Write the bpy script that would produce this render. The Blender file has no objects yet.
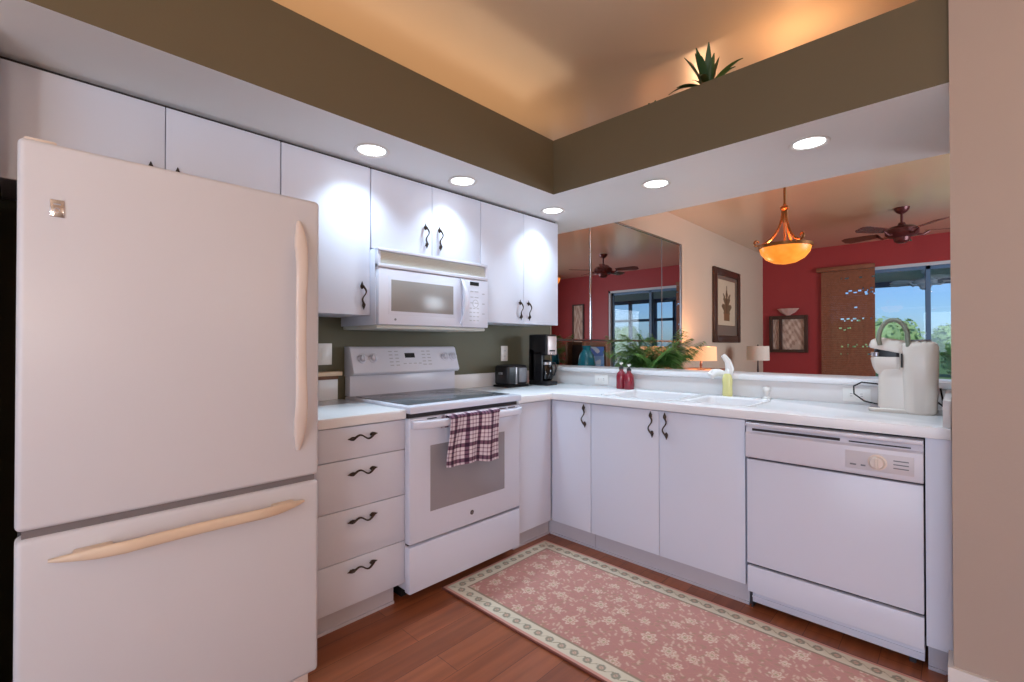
import bpy, bmesh, math, random
import numpy as np
from mathutils import Vector, Matrix
random.seed(4); RNG = np.random.default_rng(7)
PI = math.pi
SC = bpy.context.scene
COL = SC.collection

# ------------------------------------------------------------------ camera
cam_d = bpy.data.cameras.new('camera'); cam = bpy.data.objects.new('camera', cam_d); COL.objects.link(cam)
cam_d.sensor_width = 36; cam_d.lens = 468.831 / 1024 * 36; cam_d.clip_start = .02; cam_d.clip_end = 400
cam.location = (2.491, -2.929, 1.217)
cam.rotation_euler = (math.radians(90.469), 0, math.radians(43.852))
SC.camera = cam
# ------------------------------------------------------------------ colour management, world
SC.view_settings.view_transform = 'Standard'; SC.view_settings.look = 'None'
SC.view_settings.exposure = 0.3; SC.view_settings.gamma = 1.0; SC.view_settings.use_curve_mapping = False
w = bpy.data.worlds.new('world'); SC.world = w; w.use_nodes = True
nt = w.node_tree; nt.nodes.clear()
sky = nt.nodes.new('ShaderNodeTexSky'); sky.sky_type = 'NISHITA'; sky.sun_disc = False
sky.sun_elevation = math.radians(42); sky.sun_rotation = math.radians(200); sky.air_density = 1.0; sky.dust_density = .6; sky.ozone_density = 2.0
bg = nt.nodes.new('ShaderNodeBackground'); bg.inputs[1].default_value = .072
wo = nt.nodes.new('ShaderNodeOutputWorld')
tint = nt.nodes.new('ShaderNodeMix'); tint.data_type = 'RGBA'; tint.blend_type = 'MULTIPLY'; tint.inputs['Factor'].default_value = 1; tint.inputs['B'].default_value = (.72, 1.0, 1.5, 1)
nt.links.new(sky.outputs[0], tint.inputs['A']); nt.links.new(tint.outputs['Result'], bg.inputs[0]); nt.links.new(bg.outputs[0], wo.inputs[0])

def light(name, kind, loc, energy, color, rot=(0, 0, 0), **kw):
    d = bpy.data.lights.new(name, kind); d.energy = energy; d.color = color
    for k, v in kw.items(): setattr(d, k, v)
    o = bpy.data.objects.new(name, d); COL.objects.link(o); o.location = loc; o.rotation_euler = rot
    return o
# sun on the garden
light('sun', 'SUN', (0, 20, 20), 2.2, (1, .95, .87), (math.radians(48), 0, math.radians(28)), angle=.01)
# fill lights standing in for daylight, at two added, unseen windows
light('window_fill_light', 'AREA', (2.9, -5.02, 1.15), 50, (.68, .80, 1.0), (math.radians(90), 0, 0), shape='RECTANGLE', size=2.6, size_y=2.2)
light('window_fill_light', 'AREA', (4.76, 2.9, 1.45), 105, (.76, .87, 1.0), (math.radians(90), 0, math.radians(90)), shape='RECTANGLE', size=2.2, size_y=1.6)
# added fill light for the kitchen, out of view behind the camera
light('kitchen_fill_light', 'POINT', (3.9, -3.6, 1.40), 32, (1.0, .86, .74), shadow_soft_size=.12)
# added unseen fill lights behind the camera, washing the ceiling
light('ceiling_fill_light', 'POINT', (4.1, -1.25, 1.86), 20, (1.0, .86, .74), shadow_soft_size=.09)
light('ceiling_fill_light', 'POINT', (2.75, -4.3, 1.50), 36, (1.0, .86, .74), shadow_soft_size=.09)

# warm fill light added out of view above the soffit, brightening the ceiling
light('soffit_fill_light', 'AREA', (.34, -2.3, 2.475), 6.3, (1.0, .66, .38), (math.radians(180), 0, 0), shape='RECTANGLE', size=.5, size_y=4.0)

# ------------------------------------------------------------------ helpers
def lin(c):
    c = c / 255
    return c / 12.92 if c <= .04045 else ((c + .055) / 1.055) ** 2.4
def rgb(r, g, b): return (lin(r), lin(g), lin(b), 1)
def mat(name, col, rough=.5, metal=0, spec=.5, noise=.04, nscale=8, bump=0, bscale=60, coat=0, emit=None, estr=0, trans=0, ior=1.45, alpha=None, attr=None):
    m = bpy.data.materials.new(name); m.use_nodes = True
    t = m.node_tree; b = t.nodes['Principled BSDF']
    b.inputs['Roughness'].default_value = rough; b.inputs['Metallic'].default_value = metal
    b.inputs['Specular IOR Level'].default_value = spec; b.inputs['Coat Weight'].default_value = coat
    b.inputs['Transmission Weight'].default_value = trans; b.inputs['IOR'].default_value = ior
    tc = t.nodes.new('ShaderNodeTexCoord')
    if attr:
        a = t.nodes.new('ShaderNodeAttribute'); a.attribute_name = 'Col'
        t.links.new(a.outputs['Color'], b.inputs['Base Color'])
    else:
        n = t.nodes.new('ShaderNodeTexNoise'); n.inputs['Scale'].default_value = nscale; n.inputs['Detail'].default_value = 3
        mx = t.nodes.new('ShaderNodeMix'); mx.data_type = 'RGBA'
        t.links.new(tc.outputs['Object'], n.inputs['Vector']); t.links.new(n.outputs['Fac'], mx.inputs['Factor'])
        mx.inputs['A'].default_value = tuple(c * (1 - noise) for c in col[:3]) + (1,)
        mx.inputs['B'].default_value = tuple(min(1, c * (1 + noise)) for c in col[:3]) + (1,)
        t.links.new(mx.outputs['Result'], b.inputs['Base Color'])
    if bump:
        n2 = t.nodes.new('ShaderNodeTexNoise'); n2.inputs['Scale'].default_value = bscale; n2.inputs['Detail'].default_value = 4
        bp = t.nodes.new('ShaderNodeBump'); bp.inputs['Strength'].default_value = bump; bp.inputs['Distance'].default_value = .01
        t.links.new(tc.outputs['Object'], n2.inputs['Vector']); t.links.new(n2.outputs['Fac'], bp.inputs['Height'])
        t.links.new(bp.outputs['Normal'], b.inputs['Normal'])
    if emit: b.inputs['Emission Color'].default_value = emit; b.inputs['Emission Strength'].default_value = estr
    return m

class MB:
    """collects shapes (world coordinates) into one mesh"""
    def __init__(s): s.bm = bmesh.new()
    def box(s, x0, x1, y0, y1, z0, z1, bev=0, seg=2, mi=0):
        r = bmesh.ops.create_cube(s.bm, size=1); vs = r['verts']
        sx, sy, sz = x1 - x0, y1 - y0, z1 - z0
        for v in vs: v.co = Vector((x0 + (v.co.x + .5) * sx, y0 + (v.co.y + .5) * sy, z0 + (v.co.z + .5) * sz))
        fs = list({f for v in vs for f in v.link_faces})
        for f in fs: f.material_index = mi
        if bev:
            es = list({e for v in vs for e in v.link_edges})
            bmesh.ops.bevel(s.bm, geom=es, offset=bev, segments=seg, profile=.5, affect='EDGES', material=-1)
        return s
    def prism(s, pts, axis, a, b, mi=0, bev=0):
        """extrude polygon pts (2D) along axis x/y/z from a to b"""
        def P(p, t):
            return {'x': (t, p[0], p[1]), 'y': (p[0], t, p[1]), 'z': (p[0], p[1], t)}[axis]
        A = [s.bm.verts.new(P(p, a)) for p in pts]; B = [s.bm.verts.new(P(p, b)) for p in pts]
        n = len(pts); fs = [s.bm.faces.new(A), s.bm.faces.new(B[::-1])]
        for i in range(n): fs.append(s.bm.faces.new((A[i], B[i], B[(i + 1) % n], A[(i + 1) % n])))
        for f in fs: f.material_index = mi
        if bev:
            es = list({e for v in A + B for e in v.link_edges})
            bmesh.ops.bevel(s.bm, geom=es, offset=bev, segments=2, profile=.5, affect='EDGES', material=-1)
        return s
    def rings(s, rings, cap=True, closed=False, mi=0):
        R = [[s.bm.verts.new(p) for p in r] for r in rings]; n = len(R[0])
        k = len(R) if closed else len(R) - 1
        for i in range(k):
            a, b = R[i], R[(i + 1) % len(R)]
            for j in range(n):
                f = s.bm.faces.new((a[j], a[(j + 1) % n], b[(j + 1) % n], b[j])); f.material_index = mi
        if cap and not closed:
            for r in (R[0][::-1], R[-1]):
                f = s.bm.faces.new(r); f.material_index = mi
        return s
    def lathe(s, prof, c, n=32, axis='z', cap=True, mi=0, closed=False):
        rs = []
        for r, h in prof:
            r = max(r, 1e-4)
            ring = []
            for i in range(n):
                a = 2 * PI * i / n
                p = {'z': (r * math.cos(a), r * math.sin(a), h), 'x': (h, r * math.cos(a), r * math.sin(a)), 'y': (r * math.cos(a), h, r * math.sin(a))}[axis]
                ring.append(Vector(c) + Vector(p))
            rs.append(ring)
        return s.rings(rs, cap, closed, mi)
    def tube(s, pts, rad, n=8, cap=True, flat=1.0, mi=0):
        pts = [Vector(p) for p in pts]
        if not hasattr(rad, '__len__'): rad = [rad] * len(pts)
        up = None; rs = []
        for i, p in enumerate(pts):
            t = (pts[min(i + 1, len(pts) - 1)] - pts[max(i - 1, 0)]).normalized()
            if up is None: up = t.orthogonal().normalized()
            up = (up - t * up.dot(t)); up = up.normalized() if up.length > 1e-6 else t.orthogonal().normalized()
            sd = t.cross(up)
            rs.append([p + (up * math.cos(2 * PI * k / n) + sd * math.sin(2 * PI * k / n) * flat) * rad[i] for k in range(n)])
        return s.rings(rs, cap, mi=mi)
    def sweep(s, pts, A, B, n=14, e=2.6, mi=0):
        """superellipse section; A,B per-point half-vectors"""
        rs = []
        for p, a, b in zip(pts, A, B):
            ring = []
            for k in range(n):
                th = 2 * PI * k / n; c, q = math.cos(th), math.sin(th)
                ring.append(Vector(p) + Vector(a) * (abs(c) ** (2 / e) * (1 if c >= 0 else -1)) + Vector(b) * (abs(q) ** (2 / e) * (1 if q >= 0 else -1)))
            rs.append(ring)
        return s.rings(rs, mi=mi)
    def quad(s, ps, mi=0):
        f = s.bm.faces.new([s.bm.verts.new(p) for p in ps]); f.material_index = mi; return s

def tag(o, label=None, cat=None, group=None, kind=None):
    if label: o['label'] = label
    if cat: o['category'] = cat
    if group: o['group'] = group
    if kind: o['kind'] = kind
    return o
def wloc(p):
    v = Vector((0, 0, 0))
    while p is not None: v = v + p.location; p = p.parent
    return v
def thing(name, label, cat, loc, group=None):
    o = bpy.data.objects.new(name, None); COL.objects.link(o); o.location = loc; o.empty_display_size = .05
    return tag(o, label, cat, group)
def obj(name, mb, m, parent=None, loc=None, smooth=True):
    """link the collected shapes as one mesh; geometry is given in world coordinates"""
    bm = mb.bm; bmesh.ops.recalc_face_normals(bm, faces=bm.faces)
    base = wloc(parent) if parent else (Vector(loc) if loc else Vector((0, 0, 0)))
    if parent is None and loc is None:
        xs = [v.co for v in bm.verts]
        base = Vector(((min(v.x for v in xs) + max(v.x for v in xs)) / 2, (min(v.y for v in xs) + max(v.y for v in xs)) / 2, min(v.z for v in xs)))
    for v in bm.verts: v.co -= base
    me = bpy.data.meshes.new(name); bm.to_mesh(me); bm.free()
    for q in (m if isinstance(m, (list, tuple)) else [m]): me.materials.append(q)
    if smooth:
        me.polygons.foreach_set('use_smooth', [True] * len(me.polygons)); me.set_sharp_from_angle(angle=math.radians(38))
    o = bpy.data.objects.new(name, me); COL.objects.link(o)
    if parent: o.parent = parent
    else: o.location = base
    return o
def struct(name, mb, m, loc=None):
    return tag(obj(name, mb, m, None, loc, smooth=False), kind='structure')
def put(name, me, parent, wpos, rot=(0, 0, 0), sc=1):
    """place a shared mesh (modelled round its own origin) as a child"""
    o = bpy.data.objects.new(name, me); COL.objects.link(o)
    if parent: o.parent = parent; o.location = Vector(wpos) - wloc(parent)
    else: o.location = wpos
    o.rotation_euler = rot; o.scale = (sc, sc, sc)
    return o
def mesh_of(mb, m, name='shared'):
    bm = mb.bm; bmesh.ops.recalc_face_normals(bm, faces=bm.faces)
    me = bpy.data.meshes.new(name); bm.to_mesh(me); bm.free(); me.materials.append(m)
    me.polygons.foreach_set('use_smooth', [True] * len(me.polygons)); me.set_sharp_from_angle(angle=math.radians(38))
    return me
def copy_tree(o, parent=None):
    c = o.copy(); COL.objects.link(c); c.parent = parent
    for ch in list(o.children): copy_tree(ch, c)
    return c
def painted(name, nu, nv, pos, fn, m, parent=None, loc=None):
    """fine grid whose weave colours sit in a colour attribute; pos(U,V)->xyz arrays, fn(U,V)->rgb (sRGB 0..255)"""
    U, V = np.meshgrid(np.linspace(0, 1, nu), np.linspace(0, 1, nv))
    X, Y, Z = pos(U, V); co = np.stack([X, Y, Z], -1).reshape(-1, 3)
    base = np.array(wloc(parent)) if parent else np.array(loc if loc else (0, 0, 0))
    co = co - base
    i = np.arange(nv - 1)[:, None] * nu + np.arange(nu - 1)[None, :]
    F = np.stack([i, i + 1, i + nu + 1, i + nu], -1).reshape(-1, 4)
    me = bpy.data.meshes.new(name); me.from_pydata(co.tolist(), [], F.tolist())
    c = fn(U, V).reshape(-1, 3) / 255.0
    c = np.where(c <= .04045, c / 12.92, ((c + .055) / 1.055) ** 2.4)
    at = me.color_attributes.new('Col', 'FLOAT_COLOR', 'POINT')
    at.data.foreach_set('color', np.concatenate([c, np.ones((len(c), 1))], 1).astype(np.float32).ravel())
    me.materials.append(m); me.polygons.foreach_set('use_smooth', [True] * len(me.polygons))
    o = bpy.data.objects.new(name, me); COL.objects.link(o)
    if parent: o.parent = parent
    else: o.location = base
    return o

# ------------------------------------------------------------------ materials
M_cab = mat('white_laminate', rgb(216, 218, 230), .38, noise=.012, nscale=3)
M_kick = mat('toe_kick_paint', rgb(196, 190, 196), .5)
M_bronze = mat('dark_bronze', rgb(70, 58, 52), .38, metal=.75, noise=.15, nscale=60)
M_counter = mat('white_solid_surface', rgb(236, 236, 238), .22, noise=.015, nscale=120)
M_splash = mat('splash_strip', rgb(222, 219, 218), .3, noise=.01)
M_olive = mat('olive_wall_paint', rgb(96, 93, 73), .6, noise=.03, nscale=4, bump=.05, bscale=150)
M_soff = mat('soffit_olive_paint', rgb(103, 90, 66), .6, noise=.03, nscale=3, bump=.05, bscale=150)
M_soffw = mat('soffit_white_paint', rgb(238, 238, 236), .55, noise=.02, nscale=4, bump=.04, bscale=120)
M_cream = mat('cream_wall_paint', rgb(205, 182, 160), .6, noise=.02, nscale=2, bump=.05, bscale=120)
M_red = mat('red_wall_paint', rgb(158, 52, 54), .5, noise=.05, nscale=2, bump=.06, bscale=120)
M_tan = mat('tan_wall_paint', rgb(176, 156, 142), .6, noise=.02, nscale=3, bump=.05, bscale=120)
M_ceil = mat('gloss_ceiling_paint', rgb(212, 184, 154), .3, spec=.5, noise=.04, nscale=1.5, bump=.05, bscale=5, coat=1)
M_ceil.node_tree.nodes['Principled BSDF'].inputs['Coat IOR'].default_value = 1.75
M_ceil.node_tree.nodes['Principled BSDF'].inputs['Coat Roughness'].default_value = .2
M_trim = mat('white_trim_paint', rgb(224, 218, 212), .45, noise=.01)
M_app = mat('white_enamel', rgb(216, 217, 229), .25, noise=.008)
M_fridge = mat('fridge_enamel', rgb(213, 211, 214), .32, noise=.01, bump=.03, bscale=400)
M_yel = mat('aged_cream_plastic', rgb(224, 200, 172), .35, noise=.04, nscale=10)
M_hcream = mat('cream_plastic', rgb(226, 210, 198), .35, noise=.02)
M_dark = mat('dark_plastic', rgb(28, 28, 32), .35, noise=.1)
M_black = mat('matte_black', rgb(14, 14, 15), .7, noise=.1)
M_gap = mat('dark_gap_gasket', rgb(52, 46, 50), .7)  # dark seals and recesses, also the shadow strip above the wall cabinets
M_glasstop = mat('ceramic_glass', rgb(92, 94, 98), .16, spec=.5, noise=.05, nscale=200)
M_bring = mat('burner_ring_print', rgb(110, 112, 116), .2)
M_ovenglass = mat('oven_window_glass', rgb(150, 144, 148), .12, spec=.7, noise=.03)
M_mwglass = mat('microwave_window_glass', rgb(148, 142, 138), .2, spec=.6, noise=.06, nscale=300)
M_vent = mat('vent_grille_plastic', rgb(196, 194, 184), .45, noise=.02)
M_grey = mat('grey_plastic', rgb(120, 120, 126), .4, noise=.04)
M_lgrey = mat('light_grey_print', rgb(176, 176, 184), .4)
M_chrome = mat('chrome', rgb(200, 200, 205), .15, metal=1, noise=.03)
M_steel = mat('brushed_steel', rgb(170, 165, 165), .3, metal=.9, noise=.08, nscale=80)
M_mirror = mat('mirror_silver', rgb(215, 215, 215), .0, metal=1, noise=0)
M_wfr = mat('white_aluminium', rgb(196, 202, 210), .4, noise=.02)
M_bfr = mat('bluegrey_aluminium', rgb(92, 122, 154), .4, noise=.03)
M_brown = mat('dark_walnut', rgb(70, 46, 36), .35, noise=.25, nscale=30)
M_gold = mat('aged_brass', rgb(150, 104, 62), .35, metal=.7, noise=.15, nscale=40)
M_wood = mat('brown_wood', rgb(120, 78, 50), .4, noise=.2, nscale=20)
M_redc = mat('red_ceramic', rgb(136, 34, 48), .15, spec=.7, noise=.12, nscale=50)
M_keu = mat('machine_cream_plastic', rgb(222, 214, 204), .25, noise=.01)
M_leaf = mat('palm_leaf', rgb(98, 146, 76), .35, noise=.4, nscale=8)
M_leaf2 = mat('dark_strap_leaf', rgb(48, 78, 34), .45, noise=.35, nscale=10)
M_tree = mat('tree_leaf', rgb(160, 190, 130), .6, noise=.4, nscale=1.2)
M_bark = mat('bark', rgb(96, 78, 60), .8, noise=.3, bump=.5)
M_lawn = mat('lawn_grass', rgb(92, 128, 62), .9, noise=.3, nscale=2, bump=.4)
M_lanai = mat('lanai_paint', rgb(206, 222, 232), .6, noise=.03)
M_paint = mat('painted_weave', (1, 1, 1, 1), .9, attr=True, bump=.25, bscale=900)
M_print = mat('printed_paper', (1, 1, 1, 1), .3, attr=True)
M_bam = mat('bamboo_slats', rgb(136, 84, 60), .6, noise=.35, nscale=22, bump=.2, bscale=80)
M_terra = mat('terracotta', rgb(150, 86, 58), .7, noise=.1)
M_soap = mat('yellow_soap_bottle', rgb(226, 220, 150), .2, noise=.05, nscale=20)
M_whitep = mat('white_plastic', rgb(236, 234, 230), .3, noise=.01)
M_teal = mat('teal_glaze', rgb(24, 104, 118), .15, noise=.25, nscale=14)
M_pale = mat('pale_frosted_glass', rgb(196, 160, 150), .3, noise=.06)
M_can = mat('recessed_lens', (1, 1, 1, 1), .5, noise=0, emit=(.86, .93, 1, 1), estr=5)
M_amber = mat('amber_alabaster', rgb(214, 130, 40), .35, noise=.35, nscale=14, emit=(1, .30, .02, 1), estr=.62)
M_amber.node_tree.links.new(M_amber.node_tree.nodes['Mix'].outputs['Result'], M_amber.node_tree.nodes['Principled BSDF'].inputs['Emission Color']); M_amber.node_tree.nodes['Mix'].inputs['A'].default_value = (1, .22, .01, 1); M_amber.node_tree.nodes['Mix'].inputs['B'].default_value = (1, .42, .06, 1)
M_shade1 = mat('lit_linen_shade', rgb(228, 190, 150), .8, noise=.05, nscale=40, emit=(1, .46, .2, 1), estr=.55)
M_shade2 = mat('unlit_linen_shade', rgb(222, 206, 190), .8, noise=.05, nscale=40)

def glass_mat(name, tint=(1, 1, 1, 1), rough=0.0, amt=.9):
    m = bpy.data.materials.new(name); m.use_nodes = True; t = m.node_tree; t.nodes.clear()
    tr = t.nodes.new('ShaderNodeBsdfTransparent'); tr.inputs[0].default_value = tint
    gl = t.nodes.new('ShaderNodeBsdfGlossy'); gl.inputs['Roughness'].default_value = rough
    fr = t.nodes.new('ShaderNodeFresnel'); fr.inputs[0].default_value = 1.45
    mx = t.nodes.new('ShaderNodeMixShader'); out = t.nodes.new('ShaderNodeOutputMaterial')
    t.links.new(fr.outputs[0], mx.inputs[0]); t.links.new(tr.outputs[0], mx.inputs[1]); t.links.new(gl.outputs[0], mx.inputs[2]); t.links.new(mx.outputs[0], out.inputs[0])
    return m
M_glass = glass_mat('window_glass', (.93, .97, 1, 1))
M_smoke = glass_mat('smoky_carafe_glass', (.35, .35, .37, 1))

# wood floor: planks along y
M_floor = bpy.data.materials.new('wood_plank_floor'); M_floor.use_nodes = True
t = M_floor.node_tree; b = t.nodes['Principled BSDF']; b.inputs['Roughness'].default_value = .33
tc = t.nodes.new('ShaderNodeTexCoord'); mp = t.nodes.new('ShaderNodeMapping'); mp.inputs['Rotation'].default_value = (0, 0, PI / 2)
br = t.nodes.new('ShaderNodeTexBrick'); br.inputs['Scale'].default_value = 1; br.inputs['Brick Width'].default_value = 1.2; br.inputs['Row Height'].default_value = .125
br.inputs['Mortar Size'].default_value = .0012; br.inputs['Color1'].default_value = rgb(156, 88, 54); br.inputs['Color2'].default_value = rgb(134, 72, 42); br.inputs['Mortar'].default_value = rgb(88, 46, 28)
mp2 = t.nodes.new('ShaderNodeMapping'); mp2.inputs['Scale'].default_value = (26, 1.6, 1)
ns = t.nodes.new('ShaderNodeTexNoise'); ns.inputs['Scale'].default_value = 1.0; ns.inputs['Detail'].default_value = 6
mr = t.nodes.new('ShaderNodeMapRange'); mr.inputs['From Min'].default_value = .3; mr.inputs['From Max'].default_value = .7; mr.inputs['To Min'].default_value = .72; mr.inputs['To Max'].default_value = 1.2
ml = t.nodes.new('ShaderNodeMix'); ml.data_type = 'RGBA'; ml.blend_type = 'MULTIPLY'; ml.inputs['Factor'].default_value = 1
t.links.new(tc.outputs['Object'], mp.inputs[0]); t.links.new(mp.outputs[0], br.inputs[0]); t.links.new(tc.outputs['Object'], mp2.inputs[0]); t.links.new(mp2.outputs[0], ns.inputs[0])
t.links.new(ns.outputs['Fac'], mr.inputs[0]); t.links.new(br.outputs['Color'], ml.inputs['A']); t.links.new(mr.outputs[0], ml.inputs['B']); t.links.new(ml.outputs['Result'], b.inputs['Base Color'])

# ------------------------------------------------------------------ room shell
XR, YF, YB, CE = 4.8, 5.94, -5.1, 2.78
struct('floor', MB().box(-.12, XR + .12, YB - .12, YF + .12, -.1, 0), M_floor, (0, 0, 0))
struct('ceiling', MB().box(-.12, XR + .12, YB - .12, YF + .12, CE, CE + .1), M_ceil)
struct('wall_left', MB().box(-.12, 0, YB - .12, .13, 0, CE), M_olive)
struct('wall_left_dining', MB().box(-.12, 0, .13, YF + .12, 0, CE), M_cream)
# far wall with the sliding door opening x .86..3.12, z 0..2.39
DX0, DX1, DZ = .86, 3.12, 2.39
fw = MB(); fw.box(0, DX0, YF, YF + .12, 0, CE); fw.box(DX1, XR + .12, YF, YF + .12, 0, CE); fw.box(DX0, DX1, YF, YF + .12, DZ, CE)
struct('wall_far', fw, M_red)
rw = MB()   # right wall, added window opening y 1.7..4.1, z .6..2.3
rw.box(XR, XR + .12, YB - .12, 1.7, 0, CE); rw.box(XR, XR + .12, 4.1, YF, 0, CE); rw.box(XR, XR + .12, 1.7, 4.1, 0, .6); rw.box(XR, XR + .12, 1.7, 4.1, 2.3, CE)
struct('wall_right', rw, M_cream)
bw = MB()   # back wall, added glass door opening x 1.5..4.3, z .0..2.35
bw.box(0, 1.5, YB - .12, YB, 0, CE); bw.box(4.3, XR, YB - .12, YB, 0, CE); bw.box(1.5, 4.3, YB - .12, YB, 2.35, CE)
struct('wall_back', bw, M_tan)
struct('wall_fridge_side', MB().box(0, .50, -3.12, -2.995, 0, 2.13), M_trim)
struct('wall_stub', MB().box(2.463, XR, -.72, -.60, 0, CE).box(2.463, 2.58, -.60, .12, 0, CE), M_tan)
struct('wall_half', MB().box(0, 2.463, 0, .12, 0, 1.013), M_splash)
# dropped soffits: olive faces, white underside, open plant shelf above
so = MB()
so.prism([(0, -5.1), (.704, -5.1), (.704, -.706), (2.463, -.706), (2.463, .12), (0, .12)], 'z', 2.13, 2.458)
so.bm.faces.ensure_lookup_table(); bmesh.ops.recalc_face_normals(so.bm, faces=so.bm.faces)
for f in so.bm.faces:
    if f.normal.z < -.5: f.material_index = 1
struct('wall_soffit', so, [M_soff, M_soffw])
struct('baseboard_stub', MB().box(2.449, XR, -.737, -.7205, 0, .118).box(2.449, 2.4625, -.7205, -.60, 0, .118), M_trim)
struct('baseboard_far', MB().box(0, DX0, YF - .015, YF, 0, .1).box(DX1, XR, YF - .015, YF, 0, .1), M_trim)
struct('baseboard_left', MB().box(0, .015, .12, YF - .015, 0, .1), M_trim)
# unseen window units, added to carry the fill lights
def window_unit(name, x0, x1, y0, y1, z0, z1, axis):
    o = MB(); g = MB(); f = .05
    if axis == 'y':
        for a, c in ((x0, x0 + f), (x1 - f, x1), ((x0 + x1) / 2 - .03, (x0 + x1) / 2 + .03)): o.box(a, c, y0, y1, z0, z1)
        o.box(x0, x1, y0, y1, z0, z0 + f); o.box(x0, x1, y0, y1, z1 - f, z1); g.box(x0, x1, (y0 + y1) / 2 - .003, (y0 + y1) / 2 + .003, z0, z1)
    else:
        for a, c in ((y0, y0 + f), (y1 - f, y1), ((y0 + y1) / 2 - .03, (y0 + y1) / 2 + .03)): o.box(x0, x1, a, c, z0, z1)
        o.box(x0, x1, y0, y1, z0, z0 + f); o.box(x0, x1, y0, y1, z1 - f, z1); g.box((x0 + x1) / 2 - .003, (x0 + x1) / 2 + .003, y0, y1, z0, z1)
    r = struct(name, o, M_wfr); obj('pane', g, M_glass, r, smooth=False); return r
window_unit('added_window_1', 1.5, 4.3, YB - .1, YB - .04, 0, 2.35, 'y')
window_unit('added_window_2', XR + .04, XR + .1, 1.7, 4.1, .6, 2.3, 'x')
# sliding glass door
dr = MB(); f = .045
dr.box(DX0, DX0 + f, YF + .01, YF + .11, 0, DZ); dr.box(DX1 - f, DX1, YF + .01, YF + .11, 0, DZ); dr.box(DX0, DX1, YF + .01, YF + .11, DZ - f, DZ); dr.box(DX0, DX1, YF + .01, YF + .11, 0, .03)
d1 = struct('door_1', dr, M_wfr)
for k, (a, c, yy) in enumerate(((DX0 + f, 1.50, .075), (1.46, 2.17, .035), (2.11, DX1 - f, .075))):
    s_ = MB()
    for q in ((a, a + .05), (c - .05, c)): s_.box(q[0], q[1], YF + yy, YF + yy + .03, .03, DZ - f)
    s_.box(a, c, YF + yy, YF + yy + .03, .03, .11); s_.box(a, c, YF + yy, YF + yy + .03, DZ - f - .05, DZ - f)
    so_ = obj('sash', s_, M_bfr, d1, smooth=False)
    obj('pane', MB().box(a + .05, c - .05, YF + yy + .012, YF + yy + .018, .11, DZ - f - .05), M_glass, so_, smooth=False)
# lanai beyond the door, garden
struct('floor_lanai', MB().box(-1.5, 9, YF + .12, 9.0, -.12, -.02), mat('lanai_concrete', rgb(190, 184, 174), .8, noise=.05, bump=.1))
struct('ceiling_lanai', MB().box(-1.5, 9, YF + .12, 9.0, 2.46, 2.58), M_lanai)
ps = MB()
for x in (2.95, 3.5, 3.62, 4.25, 4.9, 5.6): ps.box(x, x + .08, 8.9, 8.98, -.02, 2.46)
ps.box(2.95, 9, 8.9, 8.98, 1.86, 1.93); ps.box(2.95, 9, 8.9, 8.98, .85, .92); ps.box(-1.5, 9, 8.9, 8.98, 2.36, 2.46)
struct('trim_1', ps, M_bfr)
struct('ground', MB().box(-60, 60, 9.0, 120, -.6, -.5), M_lawn)

# ------------------------------------------------------------------ cabinet handles
def handle_mesh(L=.066):
    mb = MB(); pts = []; rad = []
    for i in range(25):
        s = -1 + 2 * i / 24
        pts.append((.022 + .006 * math.cos(s * PI / 2), .010 * math.sin(s * PI * 1.15), s * L * .72)); rad.append(.0042 - .001 * math.cos(s * PI))
    mb.tube(pts, rad, 8)
    for sg in (-1, 1):
        z = sg * L * .76
        # leaf-shaped end plate, standoff
        prof = [(-.019, .001), (-.012, .0075), (-.004, .0095), (.004, .0075), (.012, .004), (.020, .001)]
        y0 = sg * .010 * math.sin(PI * 1.15)
        mb.sweep([(.012, y0, z + sg * h) for h, r in prof], [(r * .55, 0, 0) for h, r in prof], [(0, r, 0) for h, r in prof], 10, 2)
        mb.tube([(0, y0, z), (.022, y0, z)], .004, 8)
    return mesh_of(mb, M_bronze, 'scroll_handle')
HM = handle_mesh()
def handle(parent, pos, face='x', horiz=False, left=False):
    rz = 0 if face == 'x' else -PI / 2
    rot = (PI / 2, 0, 0) if horiz else (0, 0, rz)
    return put('handle', HM, parent, pos, rot)

# ------------------------------------------------------------------ base cabinets
def xdoor(parent, name, y0, y1, z0, z1, x=.592, th=.018):
    return obj(name, MB().box(x, x + th, y0 + .0015, y1 - .0015, z0, z1, .002), M_cab, parent)
def ydoor(parent, name, x0, x1, z0, z1, y=-.592, th=.018):
    return obj(name, MB().box(x0 + .0015, x1 - .0015, y - th, y, z0, z1, .002), M_cab, parent)

c = thing('drawer_cabinet', 'white base cabinet with four drawers between refrigerator and range', 'cabinet', (.3, -1.94, 0))
obj('body', MB().box(.01, .59, -2.19, -1.690, .105, .873), M_cab, c)
obj('toe_kick', MB().box(.10, .548, -2.185, -1.715, 0, .104).box(.548, .556, -2.185, -1.715, 0, .012), M_kick, c)
for z0, z1, hz in ((.731, .868, .822), (.521, .728, .672), (.307, .518, .470), (.109, .304, .262)):
    d = xdoor(c, 'drawer', -2.188, -1.688, z0, z1); handle(d, (.61, -1.912, hz), horiz=True)

c = thing('corner_cabinet', 'white L-shaped corner base cabinet beside the range', 'cabinet', (.45, -.45, 0))
b_ = MB().box(.01, .59, -.912, -.60, .105, .873).box(.01, .906, -.588, -.01, .105, .873); obj('body', b_, M_cab, c)
obj('toe_kick', MB().box(.10, .556, -.91, -.575, 0, .104).box(.10, .906, -.562, -.10, 0, .104).box(.556, .562, -.91, -.575, 0, .012).box(.562, .906, -.570, -.562, 0, .012), M_kick, c)
xdoor(c, 'door', -.912, -.614, .109, .868)
d = ydoor(c, 'door', .614, .907, .109, .868); handle(d, (.868, -.61, .795), 'y')

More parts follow.
